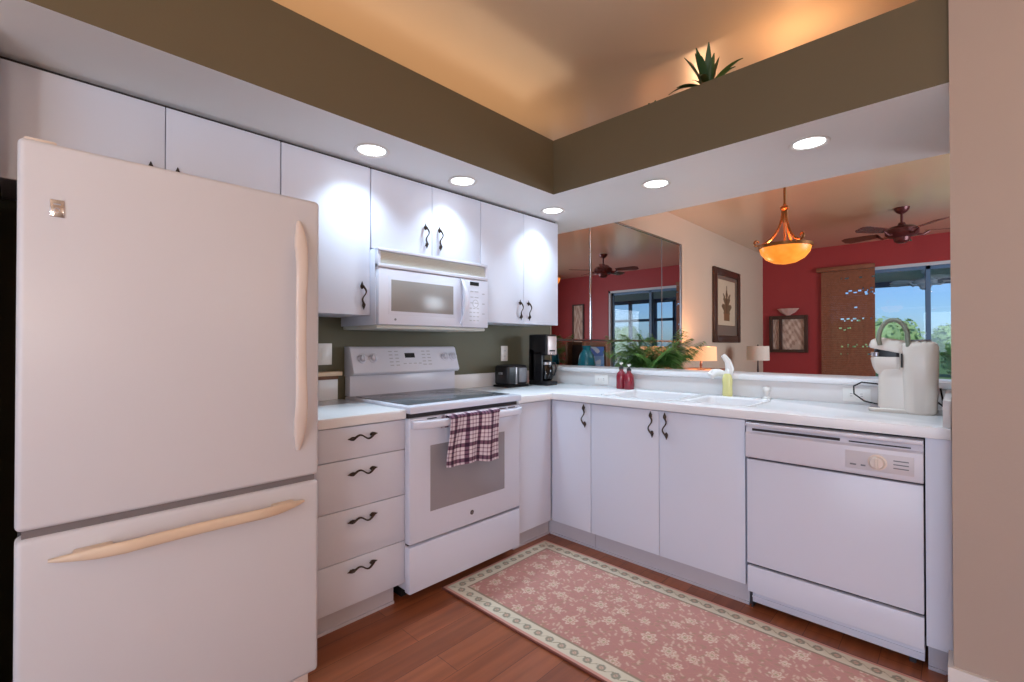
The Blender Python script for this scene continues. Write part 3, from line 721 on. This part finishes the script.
red_bottle(.868, -.100, .125, 'red ceramic soap bottle with pale pump, right of the pair')

# ------------------------------------------------------------------ faucet, dish soap, sprayer
c = thing('kitchen_faucet', 'white single-lever kitchen faucet behind the sink', 'faucet', (1.47, -.085, CT))
obj('base', MB().lathe([(.001, 0), (.030, 0), (.030, .008), (.024, .014), (.022, .10), (.019, .13), (.001, .135)], (1.496, -.066, CT), 28), M_whitep, c)
obj('spout', MB().tube([(1.496, -.072, CT + .10), (1.480, -.092, CT + .128), (1.460, -.115, CT + .140), (1.442, -.138, CT + .136), (1.430, -.152, CT + .118)], [.020, .021, .022, .024, .024], 14), M_whitep, c)
obj('lever', MB().tube([(1.496, -.066, CT + .120), (1.506, -.060, CT + .16), (1.496, -.066, CT + .205), (1.474, -.080, CT + .240)], [.022, .024, .018, .014], 12), M_whitep, c)
c = thing('dish_soap_bottle', 'pale yellow dish soap bottle beside the faucet', 'bottle', (1.515, -.105, CT))
obj('bottle', MB().sweep([(1.515, -.125, CT + h) for h in (.0055, .012, .06, .10, .125, .135)], [(a_, 0, 0) for a_ in (.024, .028, .026, .028, .022, .012)], [(0, a_, 0) for a_ in (.015, .018, .017, .018, .014, .011)], 24, 2.4), M_soap, c)
obj('cap', MB().lathe([(.001, 0), (.011, 0), (.010, .02), (.005, .028), (.001, .03)], (1.515, -.125, CT + .134), 16), M_whitep, c)
c = thing('sink_sprayer', 'small white sink sprayer knob right of the sink', 'sprayer', (1.715, -.10, CT))
obj('collar', MB().lathe([(.001, 0), (.022, 0), (.020, .010), (.012, .014), (.001, .014)], (1.710, -.085, CT), 24), M_whitep, c)
obj('spray_head', MB().lathe([(.001, .013), (.010, .013), (.011, .03), (.018, .042), (.020, .055), (.015, .066), (.001, .07)], (1.710, -.085, CT), 24), M_whitep, c)

# ------------------------------------------------------------------ cream pod coffee machine
c = thing('pod_coffee_machine', 'cream single-cup coffee machine with its lid handle raised', 'coffee maker', (2.29, -.20, CT))
KX0, KX1 = 2.165, 2.425
def rrect(x0, x1, y0, y1, r, z, n=5): return rr(x0, x1, y0, y1, r, z, n)
obj('drip_base', MB().rings([rrect(2.178 + d_, 2.33, -.272 + d_, -.142 - d_, .03, CT + z) for z, d_ in ((0, .003), (.004, 0), (.014, 0), (.018, .004))]), M_keu, c)
obj('drip_tray', MB().box(2.184, 2.222, -.258, -.156, CT + .018, CT + .021, .001), M_grey, c)
obj('column', MB().rings([rrect(2.212 + d_, 2.33, -.265 + d_, -.148 - d_, .028, CT + z) for z, d_ in ((.016, 0), (.05, .001), (.15, .002), (.190, .004))] + [rrect(2.288, 2.33, -.262, -.152, .015, CT + z) for z in (.192, .30)]), M_keu, c)
obj('water_tank', MB().rings([rrect(2.300 + d_ - s_, 2.412 - d_ + s_ * 1.2, -.285 + d_, -.128 - d_, .045, CT + z, 6) for z, d_, s_ in ((0, .006, 0), (.008, 0, 0), (.20, -.001, .004), (.290, 0, .006), (.306, .006, .006), (.316, .022, .006), (.318, .045, .006))]), M_keu, c)
obj('tank_lid', MB().rings([rrect(2.320, 2.395, -.262, -.150, .03, CT + z, 6) for z in (.3175, .323)]), M_grey, c)
obj('lower_jaw', MB().rings([rrect(2.186 + a_, 2.305, -.266 + a_ * .5, -.146 - a_ * .5, .032, CT + z, 5) for z, a_ in ((.160, .034), (.172, .018), (.205, .006), (.238, 0), (.246, .004))]), M_keu, c)
obj('pod_chamber', MB().rings([rrect(2.200, 2.300, -.259, -.153, .025, CT + z, 5) for z in (.245, .262, .292)]), M_dark, c)
obj('pod_holder', MB().lathe([(.001, 0), (.020, 0), (.022, .018), (.018, .020), (.001, .016)], (2.208, -.240, CT + .248), 20), M_chrome, c)
rs = []
for z, a_ in ((0, .0), (.010, -.003), (.034, .004), (.050, .022), (.056, .045)):
    rs.append([(x, y, CT + .262 + z + max(0, 2.30 - x) * .22) for x, y, _ in rrect(2.184 + a_, 2.312, -.268 + a_ * .5, -.144 - a_ * .5, .032, 0, 5)])
obj('upper_jaw', MB().rings(rs), M_keu, c)
arc = []
for i in range(17):
    a_ = PI * (1.02 - i / 16 * 1.06); arc.append((2.270 + .050 * math.cos(a_), -.272 + .008 * math.sin(a_), CT + .330 + .080 * math.sin(a_)))
arc = [(arc[0][0] + .004, arc[0][1] + .006, CT + .300)] + arc + [(arc[-1][0] + .006, arc[-1][1] + .004, CT + .255)]
obj('lift_handle', MB().tube(arc, [.0095] * len(arc), 12), mat('sage_grey_plastic', rgb(128, 132, 116), .35), c)
obj('hinge_strip', MB().box(2.296, 2.302, -.274, -.262, CT + .20, CT + .262, .002), M_dark, c)
cb = MB().tube([(2.21, -.150, CT + .02), (2.15, -.13, CT + .03), (2.105, -.10, CT + .06), (2.10, -.07, CT + .095), (2.13, -.052, CT + .115), (2.19, -.05, CT + .11), (2.30, -.06, CT + .08), (2.40, -.08, CT + .05), (2.428, -.13, CT + .03), (2.427, -.17, CT + .07), (2.421, -.16, CT + .11)], .0035, 8)
obj('power_cord', cb, M_black, c)

# ------------------------------------------------------------------ mirror on the dining wall
c = thing('wall_mirror', 'large panelled wall mirror beyond the pass-through ledge', 'mirror', (0.01, 1.35, .96))
for y0, y1, z0, z1 in ((.135, .705, 1.268, 2.43), (.715, 2.126, 1.268, 2.43), (2.134, 2.625, 1.268, 2.43), (.135, .705, .55, 1.25), (.715, 2.126, .55, 1.25), (2.134, 2.625, .55, 1.25)):
    obj('mirror_panel', MB().box(.002, .010, y0, y1, z0, z1), M_mirror, c, smooth=False)
obj('seam_strip', MB().box(.002, .016, .690, .722, .55, 2.435, .003), M_chrome, c)
obj('seam_strip', MB().box(.002, .012, 2.124, 2.136, .55, 2.435), M_grey, c)
obj('frame_rail', MB().box(.001, .018, .13, 2.64, 2.43, 2.448), M_chrome, c)
obj('frame_rail', MB().box(.001, .018, .13, 2.64, 1.250, 1.268), M_brown, c)
obj('frame_rail', MB().box(.001, .020, 2.622, 2.645, .53, 2.448), M_steel, c)

# ------------------------------------------------------------------ sideboard under the mirror and what stands on it
c = thing('sideboard', 'long low brown sideboard below the mirror behind the ledge', 'sideboard', (.24, 1.6, 0))
obj('top', MB().box(.03, .50, .20, 3.0, .90, .93, .004), M_wood, c)
obj('body', MB().box(.04, .47, .22, 2.98, .10, .90), M_wood, c)
for i in range(4):
    d = obj('door', MB().box(.47, .488, .23 + i * .69, .91 + i * .69, .12, .88, .004), M_wood, c)
    obj('knob', MB().lathe([(.001, 0), (.006, 0), (.006, .012), (.013, .018), (.010, .026), (.001, .028)], (.488, .86 + i * .69, .6), 16, 'x'), M_gold, d)
for x, y in ((.08, .26), (.43, .26), (.08, 2.94), (.43, 2.94)): obj('leg', MB().lathe([(.020, 0), (.028, .10)], (x, y, 0), 14), M_wood, c)
def seacol(U, V):
    c_ = np.zeros(U.shape + (3,)); base = np.array([120, 170, 225.]); top = np.array([70, 120, 200.])
    c_[:] = base; n = np.sin(U * 9 + 3 * np.sin(V * 6)) + np.sin(V * 13 + U * 5)
    c_[V > .62] = top; c_[n > .7] = (205, 222, 240); c_[(V < .3)] = (90, 140, 200); c_[(V < .3) & (n > .2)] = (170, 205, 232)
    return c_
c = thing('picture_frame', 'brown framed blue seascape leaning below the mirror', 'picture', (.10, .66, .93))
fm = MB(); 
for y0, y1, z0, z1 in ((.455, .545, .93, 1.245), (.80, .875, .93, 1.245), (.545, .80, 1.20, 1.245), (.545, .80, .93, .975)): fm.box(.09, .115, y0, y1, z0, z1, .004)
obj('frame', fm, M_wood, c); obj('backing', MB().box(.085, .094, .53, .815, .96, 1.215), M_brown, c)
painted('print', 40, 40, lambda U, V: (.0952 + 0 * U, .545 + U * .255, .975 + V * .225), seacol, M_print, c)
c = thing('vase', 'teal glazed vase at the left end of the sideboard', 'vase', (.22, .365, .93))
obj('body', MB().lathe([(.001, 0), (.045, 0), (.06, .04), (.075, .12), (.06, .20), (.032, .245), (.035, .27), (.042, .28), (.036, .28), (.028, .25), (.001, .24)], (.20, .365, .93), 32), M_teal, c)

# potted palm
def frond_mesh(L, droop, seed):
    r = random.Random(seed); mb = MB(); n = 22; sp = []
    for i in range(n + 1):
        s = i / n; sp.append(Vector((L * (s * (1 - .18 * s * droop)), 0, L * (.75 * s - droop * .85 * s * s))))
    mb.tube(sp, [.004 * (1 - .8 * i / n) for i in range(n + 1)], 5)
    for i in range(4, n + 1):
        s = i / n; p = sp[i]; ll = L * .42 * math.sin(PI * (.15 + .8 * s)) + .03
        for sg in (-1, 1):
            d = Vector((.75, sg * .8, -.12 - .35 * r.random())).normalized(); tip = p + d * ll + Vector((0, 0, -.03 * ll / .1 * .4))
            mid = p + d * ll * .5 + Vector((0, 0, .008)); sd = Vector((-d.y * sg, d.x * sg, 0)).normalized() * .0075
            a, b_, c1, c2, e_ = p - sd * .4, p + sd * .4, mid - sd, mid + sd, tip
            mb.quad([a, c1, c2, b_]); f = mb.bm.faces.new([mb.bm.verts.new(q) for q in (c1, e_, c2)])
    return mesh_of(mb, M_leaf, 'frond')
FM = [frond_mesh(.46, .5, 1), frond_mesh(.40, .8, 2), frond_mesh(.50, .3, 3), frond_mesh(.34, 1.0, 4)]
def palm(pos, n, sc, label, name='potted_palm'):
    c = thing(name, label, 'plant', pos)
    x, y, z = pos
    pot = obj('pot', MB().lathe([(.001, 0), (.06, 0), (.085, .11), (.095, .12), (.09, .125), (.075, .11), (.001, .10)], pos, 28), M_terra, c)
    for k in range(n):
        a = k * 2.39996; m = FM[k % 4]
        put('frond', m, c, (x + .015 * math.cos(a), y + .015 * math.sin(a), z + .10), (0, -.05 - .55 * ((k * 7) % 10) / 10 * (1 if k % 3 else -.4), a), sc * (.75 + .25 * ((k * 5) % 7) / 7))
    return c
c = thing('plant_stand', 'round wooden plant stand behind the ledge carrying the palm', 'stand', (.64, .70, 0))
obj('top', MB().lathe([(.001, .90), (.115, .90), (.12, .91), (.115, .925), (.001, .925)], (.64, .70, 0), 32), M_wood, c)
obj('column', MB().lathe([(.001, .02), (.05, .02), (.03, .08), (.022, .3), (.03, .6), (.02, .85), (.05, .90), (.001, .90)], (.64, .70, 0), 20), M_wood, c)
for k in range(3):
    a = k * 2.094 + .4; obj('foot', MB().tube([(.64, .70, .06), (.64 + .07 * math.cos(a), .70 + .07 * math.sin(a), .05), (.64 + .12 * math.cos(a), .70 + .12 * math.sin(a), .012)], .012, 8), M_wood, c)
palm((.64, .70, .926), 60, .86, 'bushy green palm plant behind the ledge in front of the mirror')

# table lamps
def table_lamp(pos, zs0, zs1, r, sm, label, lit):
    x, y, z = pos; c = thing('table_lamp', label, 'lamp', pos)
    obj('base', MB().lathe([(.001, 0), (.05, 0), (.05, .008), (.015, .015), (.010, .03), (.016, (zs0 - z) * .5), (.008, zs0 - z - .01), (.005, zs1 - z + .012), (.001, zs1 - z + .012)], pos, 24), M_brown, c)
    t_ = .003
    obj('lamp_shade', MB().lathe([(r, 0), (r * .97, zs1 - zs0), (r * .97 - t_, zs1 - zs0), (r - t_, 0)], (x, y, zs0), 40, closed=True), sm, c)
    obj('finial', MB().lathe([(.001, 0), (.008, .003), (.009, .012), (.004, .02), (.001, .024)], (x, y, zs1 + .002), 14), M_brown, c)
    sp = MB()
    for a_ in (0, 2.094, 4.189): sp.tube([(x, y, zs1 - .01), (x + (r * .97 - .003) * math.cos(a_), y + (r * .97 - .003) * math.sin(a_), zs1 - .01)], .0018, 6)
    obj('shade_spider', sp, M_brown, c)
    if lit: light('lamp_bulb', 'POINT', (x, y, (zs0 + zs1) / 2 + .04), 22, (1, .55, .28), shadow_soft_size=.03)
table_lamp((.30, 2.52, .93), 1.035, 1.195, .172, M_shade1, 'lit table lamp with orange-glowing drum shade on the sideboard', True)
c = thing('side_table', 'dark side table in the corner by the red wall', 'table', (.42, 4.21, 0))
obj('top', MB().box(.18, .66, 3.97, 4.45, .60, .625, .004), M_brown, c)
for x in (.21, .63):
    for y in (4.0, 4.42): obj('leg', MB().box(x - .02, x + .02, y - .02, y + .02, 0, .60), M_brown, c)
table_lamp((.42, 4.21, .625), 1.0, 1.20, .145, M_shade2, 'unlit table lamp with pale drum shade near the red wall', False)

# pictures
def botan(U, V):
    c_ = np.zeros(U.shape + (3,)); c_[:] = (120, 104, 92)
    m_ = (U > .07) & (U < .93) & (V > .16) & (V < .95); c_[m_] = (206, 186, 158)
    c_[m_ & ((U < .10) | (U > .90) | (V < .175) | (V > .935))] = (96, 70, 52)
    x = (U - .5) / .36 + .25 * np.sin(V * 60) * (U - .5); y = (V - .60)
    th = np.arctan2(x * .5, y + .16); rr2 = np.hypot(x * .5, y + .16); lf = (rr2 < .16 + .20 * np.abs(np.cos(th * 4.5)) * np.cos(th * .5)) & (y > -.24)
    c_[m_ & lf] = (112, 92, 66); c_[m_ & (np.abs(U - .5) < .02) & (V < .85) & (V > .28)] = (90, 66, 44)
    pot = (np.abs(U - .5) < .13) & (V > .25) & (V < .38); c_[pot] = (130, 92, 62)
    return c_
c = thing('picture_frame', 'tall dark framed botanical print on the cream dining wall', 'picture', (.02, 4.17, 1.25))
Y0, Y1, Z0, Z1 = 3.65, 4.69, 1.25, 2.305; fm = MB(); fw_ = .10
for a in ((Y0, Y0 + fw_, Z0, Z1), (Y1 - fw_, Y1, Z0, Z1), (Y0 + fw_, Y1 - fw_, Z0, Z0 + fw_), (Y0 + fw_, Y1 - fw_, Z1 - fw_, Z1)): fm.box(.002, .04, *a, .008)
obj('frame', fm, M_brown, c)
painted('print', 60, 90, lambda U, V: (.015 + 0 * U, Y0 + fw_ + U * (Y1 - Y0 - 2 * fw_), Z0 + fw_ + V * (Z1 - Z0 - 2 * fw_)), botan, M_print, c)
def blot(U, V):
    c_ = np.zeros(U.shape + (3,)); c_[:] = (196, 168, 150); n = np.sin(U * 13 + 2 * np.sin(V * 11)) + np.sin(V * 19 + 3 * np.sin(U * 9)) + np.sin(U * 31 + V * 23)
    c_[n > .9] = (168, 136, 120); c_[n < -1.1] = (216, 194, 178); return c_
c = thing('picture_frame', 'dark frame with two pale panels on the red wall', 'picture', (.40, YF - .03, 1.09))
fm = MB(); X0, X1, Z0, Z1 = .112, .678, 1.09, 1.705
for a in ((X0, X0 + .05, Z0, Z1), (X1 - .05, X1, Z0, Z1), (.262, .305, Z0 + .05, Z1 - .05)): fm.box(a[0], a[1], YF - .055, YF - .002, a[2], a[3], .005)
for a in ((Z0, Z0 + .05), (Z1 - .06, Z1)): fm.box(X0 + .05, X1 - .05, YF - .055, YF - .002, a[0], a[1], .005)
obj('frame', fm, M_brown, c)
painted('print', 30, 60, lambda U, V: (.162 + U * .10, YF - .012 + 0 * U, Z0 + .05 + V * .505), blot, M_print, c)
painted('print', 60, 60, lambda U, V: (.305 + U * .323, YF - .012 + 0 * U, Z0 + .05 + V * .505), blot, M_print, c)
c = thing('bowl', 'pale scalloped bowl on top of the two-panel frame', 'bowl', (.42, YF - .04, 1.705))
rs = []
for r, h in ((.03, 0), (.035, .01), (.10, .05), (.15, .11), (.145, .115), (.09, .06), (.01, .02)):
    rs.append([(.40 + r * (1 + .08 * math.cos(8 * a)) * math.cos(a), YF - .055 + .36 * r * (1 + .08 * math.cos(8 * a)) * math.sin(a), 1.706 + h) for a in [2 * PI * i / 48 for i in range(48)]])
obj('body', MB().rings(rs), M_pale, c)
c = thing('picture_frame', 'tall pale picture on the red wall right of the door', 'picture', (3.9, YF - .02, 1.2))
fm = MB(); X0, X1, Z0, Z1 = 3.76, 4.08, 1.20, 2.15
for a in ((X0, X0 + .03, Z0, Z1), (X1 - .03, X1, Z0, Z1)): fm.box(a[0], a[1], YF - .03, YF - .002, a[2], a[3])
for a in ((Z0, Z0 + .03), (Z1 - .03, Z1)): fm.box(X0 + .03, X1 - .03, YF - .03, YF - .002, a[0], a[1])
obj('frame', fm, M_brown, c)
painted('print', 30, 60, lambda U, V: (X0 + .03 + U * (X1 - X0 - .06), YF - .010 + 0 * U, Z0 + .03 + V * (Z1 - Z0 - .06)), blot, M_print, c)

# bamboo blind over the left part of the door, with a few gaps where daylight comes through
c = thing('bamboo_blind', 'brown woven bamboo blind hanging left of the glass door', 'blind', (1.21, YF - .05, .5))
BX0, BX1 = .868, 1.552
obj('head_rail', MB().box(BX0 - .06, BX1 + .0, YF - .075, YF - .015, 2.375, 2.44, .004), M_bam, c)
sl = MB(); r = random.Random(3); z = 2.37; i = 0
ROWS = {4: .35, 10: .45, 11: .8, 12: .7, 13: .4, 20: .15, 26: .95, 27: .5, 31: .55, 32: .25, 40: .35, 41: .95, 45: .2}
while z > .45:
    if i in ROWS:
        x = BX0
        while x < BX1 - .005:
            L = .022 + r.random() * .06; hole = .010 + r.random() * .04 if r.random() < ROWS[i] and x > BX0 + .18 and not (i in (31, 32) and x > BX0 + .42) else 0
            if x < BX0 + .16: L = .16
            e = min(x + L, BX1); sl.box(x, e, YF - .05, YF - .044, z - .0278, z)
            if hole: sl.box(e, min(e + hole, BX1), YF - .05, YF - .044, z - .0278, z - .0278 + .008 * r.random() + .002)
            x = e + hole
    else:
        sl.box(BX0, BX1, YF - .05 + .002 * math.sin(i), YF - .044 + .002 * math.sin(i), z - .0278, z)
    z -= .0285; i += 1
obj('slats', sl, M_bam, c)
cd = MB()
for x in (1.0, 1.21, 1.42): cd.tube([(x, YF - .054, 2.38), (x, YF - .054, .45)], .0012, 6)
obj('lift_cords', cd, M_bam, c)
obj('bottom_rail', MB().box(BX0, BX1, YF - .06, YF - .035, .42, .455, .003), M_bam, c)

# ------------------------------------------------------------------ pendant lamp
PX, PY = 1.376, 1.68
c = thing('pendant_lamp', 'amber glass bowl pendant lamp with scrolled bronze arms', 'lamp', (PX, PY, 1.93))
obj('canopy', MB().lathe([(.001, 0), (.06, 0), (.055, -.02), (.02, -.035), (.001, -.035)], (PX, PY, CE), 24), M_gold, c)
obj('rod', MB().tube([(PX, PY, CE - .03), (PX, PY, 2.44)], .011, 10), M_gold, c)
obj('hub', MB().lathe([(.001, 2.46), (.012, 2.46), (.014, 2.44), (.036, 2.425), (.036, 2.405), (.018, 2.39), (.024, 2.37), (.022, 2.30), (.012, 2.28), (.010, 2.10), (.014, 2.06), (.001, 2.05)], (PX, PY, 0), 24), M_gold, c)
obj('glass_bowl', MB().lathe([(.200, 2.065), (.188, 2.02), (.150, 1.972), (.09, 1.938), (.03, 1.925), (.001, 1.924), (.001, 1.930), (.03, 1.931), (.088, 1.944), (.145, 1.98), (.182, 2.022), (.194, 2.065)], (PX, PY, 0), 44, cap=False), M_amber, c)
obj('rim_band', MB().lathe([(.196, 2.062), (.212, 2.064), (.212, 2.090), (.196, 2.092)], (PX, PY, 0), 44, closed=True), M_gold, c)
for k in range(3):
    a = 2 * PI * k / 3 - .75; pts = []
    for s in [q / 14 for q in range(15)]:
        rr_ = .018 + .187 * s ** 1.7; zz = 2.40 - .30 * (1 - (1 - s) ** 1.6) ** .9 if s < 1 else 2.10
        pts.append((rr_, zz))
    for q in range(9):   # outer scroll
        th = -PI / 2 + q / 8 * PI * 1.5; pts.append((.220 + .022 * math.cos(th) * (1 - q * .05), 2.126 + .026 * math.sin(th) * (1 - q * .05)))
    obj('arm', MB().tube([(PX + r_ * math.cos(a), PY + r_ * math.sin(a), z_) for r_, z_ in pts], .010, 8), M_gold, c)
light('pendant_bulb', 'POINT', (PX, PY, 2.03), 9, (1, .52, .22), shadow_soft_size=.04)

# ------------------------------------------------------------------ ceiling fans
def ceiling_fan(px, py, zc, drop, label, R, bm_, mm, ang, kit=True):
    c = thing('ceiling_fan', label, 'ceiling fan', (px, py, zc - drop - .2), None)
    obj('canopy', MB().lathe([(.001, 0), (.075, 0), (.07, -.02), (.05, -.05), (.02, -.07), (.001, -.07)], (px, py, zc), 28), mm, c)
    obj('downrod', MB().tube([(px, py, zc - .06), (px, py, zc - drop)], .013, 12), mm, c)
    z = zc - drop
    obj('motor_housing', MB().lathe([(.001, .03), (.03, .03), (.04, .0), (.12, -.02), (.155, -.05), (.155, -.10), (.13, -.125), (.08, -.14), (.07, -.18), (.04, -.20), (.001, -.205)], (px, py, z), 32), mm, c)
    for k in range(5):
        a = ang + 2 * PI * k / 5; ca, sa = math.cos(a), math.sin(a)
        def W(r, t_, h): return (px + r * ca - t_ * sa, py + r * sa + t_ * ca, z + h)
        br_ = obj('blade_bracket', MB().tube([W(.13, 0, -.11), (W(.19, 0, -.12)), W(.25, 0, -.085)], [.012, .014, .010], 8), mm, c)
        mb = MB(); out = [(.22, -.045), (.30, -.062), (R - .05, -.078), (R, -.045), (R, .045), (R - .05, .078), (.30, .062), (.22, .045)]
        A = [mb.bm.verts.new(W(r_, t_, -.080 + t_ * .22)) for r_, t_ in out]; B = [mb.bm.verts.new(W(r_, t_, -.073 + t_ * .22)) for r_, t_ in out]
        mb.bm.faces.new(A); mb.bm.faces.new(B[::-1])
        for i in range(8): mb.bm.faces.new((A[i], B[i], B[(i + 1) % 8], A[(i + 1) % 8]))
        obj('blade', mb, bm_, c)
    return c
M_fanred = mat('oxblood_metal', rgb(90, 44, 44), .3, metal=.4, noise=.1)
M_blade = mat('dark_cherry_blade', rgb(96, 58, 50), .25, noise=.2, nscale=12)
ceiling_fan(2.0, 4.0, CE, .20, 'dark bronze ceiling fan in the dining room near the glass door', .60, M_blade, M_fanred, .35)
ceiling_fan(2.05, 7.5, 2.46, .12, 'pale ceiling fan out on the lanai', .55, M_lanai, M_lanai, .1)

# ------------------------------------------------------------------ plants and uplights on the soffit shelf
def strap_plant(pos, n, L, label):
    x, y, z = pos; c = thing('potted_plant', label, 'plant', pos)
    obj('pot', MB().lathe([(.001, 0), (.045, 0), (.06, .07), (.055, .075), (.001, .065)], pos, 20), M_terra, c)
    r = random.Random(int(x * 100)); mb = MB()
    for k in range(n):
        a = k * 2.4; tl = .35 + .9 * r.random(); l = L * (.7 + .3 * r.random()); rs = []
        for i in range(8):
            s = i / 7; rd = l * s * math.sin(tl); h = l * s * math.cos(tl * (1 + .5 * s)); wd = .016 * math.sin(PI * (.12 + .86 * s)) + .001
            p = Vector((x + rd * math.cos(a), y + rd * math.sin(a), z + .06 + h)); sd = Vector((-math.sin(a), math.cos(a), 0)) * wd
            rs.append([p - sd, p + Vector((0, 0, -.003)), p + sd, p + Vector((0, 0, .001))])
        mb.rings(rs)
    obj('leaves', mb, M_leaf2, c)
strap_plant((1.56, -.52, 2.458), 26, .25, 'dark green strappy plant on top of the soffit')
strap_plant((1.24, -.48, 2.458), 12, .09, 'small leafy plant on the soffit, only its tips showing')
c = thing('uplight', 'small brass uplight hidden on the plant shelf above the soffit', 'lamp', (1.93, -.30, 2.458))
obj('housing', MB().lathe([(.001, 0), (.03, 0), (.035, .05), (.031, .05), (.026, .01), (.001, .01)], (1.93, -.30, 2.458), 20), M_gold, c)
light('uplight_bulb', 'POINT', (1.93, -.30, 2.52), 4.5, (1, .60, .30), shadow_soft_size=.02)

for tx, ty, dh, lb in ((4.1, -1.25, 0, 'unseen brass uplighter beside the tan wall, added to light the ceiling'), (2.75, -4.3, -.36, 'unseen brass uplighter by the back wall, added to light the ceiling')):
    c = thing('added_fill_lamp', lb, 'lamp', (tx, ty, 0))  # unseen lamp bodies, added to go with the ceiling fill lights
    obj('base', MB().lathe([(.001, 0), (.14, 0), (.14, .015), (.03, .03), (.001, .03)], (tx, ty, 0), 32), M_gold, c)
    obj('pole', MB().tube([(tx, ty, .02), (tx, ty, 1.72 + dh)], .012, 12), M_gold, c)
    obj('bowl_shade', MB().lathe([(.012, 1.71), (.07, 1.73), (.14, 1.77), (.18, 1.83), (.176, 1.832), (.135, 1.778), (.07, 1.74), (.012, 1.722)], (tx, ty, dh), 36, closed=True), M_gold, c)
c = thing('added_fill_lamp', 'short brass lamp stand behind the camera, added for fill light', 'lamp', (3.9, -3.6, 0))  # added stand below the kitchen fill light, no globe modelled
obj('base', MB().lathe([(.001, 0), (.14, 0), (.14, .015), (.03, .03), (.001, .03)], (3.9, -3.6, 0), 32), M_gold, c)
obj('pole', MB().tube([(3.9, -3.6, .02), (3.9, -3.6, 1.26)], .012, 12), M_gold, c)
# ------------------------------------------------------------------ garden trees
def tree(x, y, h, r, label, seed):
    c = thing('garden_tree', label, 'tree', (x, y, -.5), 'trees in the garden')
    rd = random.Random(seed)
    obj('trunk', MB().tube([(x, y, -.5), (x + .1, y, h * .4), (x, y + .1, h * .75)], [.22, .16, .08], 10), M_bark, c)
    mb = MB()
    blobs = [(x + rd.uniform(-r, r) * .7, y + rd.uniform(-r, r) * .5, h * .62 + rd.uniform(-.35, .35) * r, r * rd.uniform(.35, .6)) for _ in range(14)]
    for bx, by, bz, br_ in blobs:
        for k in range(330):
            d = Vector((rd.gauss(0, 1), rd.gauss(0, 1), rd.gauss(0, 1))).normalized(); p = Vector((bx, by, bz)) + d * br_ * rd.uniform(.75, 1.05)
            u_ = d.orthogonal().normalized() * rd.uniform(.05, .14); v_ = d.cross(u_).normalized() * .08 + d * rd.uniform(-.06, .06)
            mb.quad([p - u_, p + v_, p + u_, p - v_])
        mb.bm.verts.ensure_lookup_table()
        bmesh.ops.create_icosphere(mb.bm, subdivisions=2, radius=br_ * .8, matrix=Matrix.Translation((bx, by, bz)))
    obj('crown', mb, M_tree, c, smooth=False)
for k, (x, y, h, r, lb) in enumerate(((-1.0, 27, 1.9, 1.9, 'rounded green garden tree left of the door mullion'), (3.2, 31, 1.5, 1.9, 'broad green garden tree right of the door mullion'), (-6.5, 33, 1.8, 2.0, 'green garden tree behind the bamboo blind'),
                                      (12.0, 33, 1.8, 2.0, 'garden tree seen in the mirror beyond the lanai'), (20.5, 35, 2.0, 2.2, 'far garden tree seen at the right in the mirror'))):
    tree(x, y, h, r, lb, k)
SC.cycles.max_bounces = 8; SC.cycles.diffuse_bounces = 5; SC.cycles.glossy_bounces = 4
SC.cycles.sample_clamp_indirect = 4.0
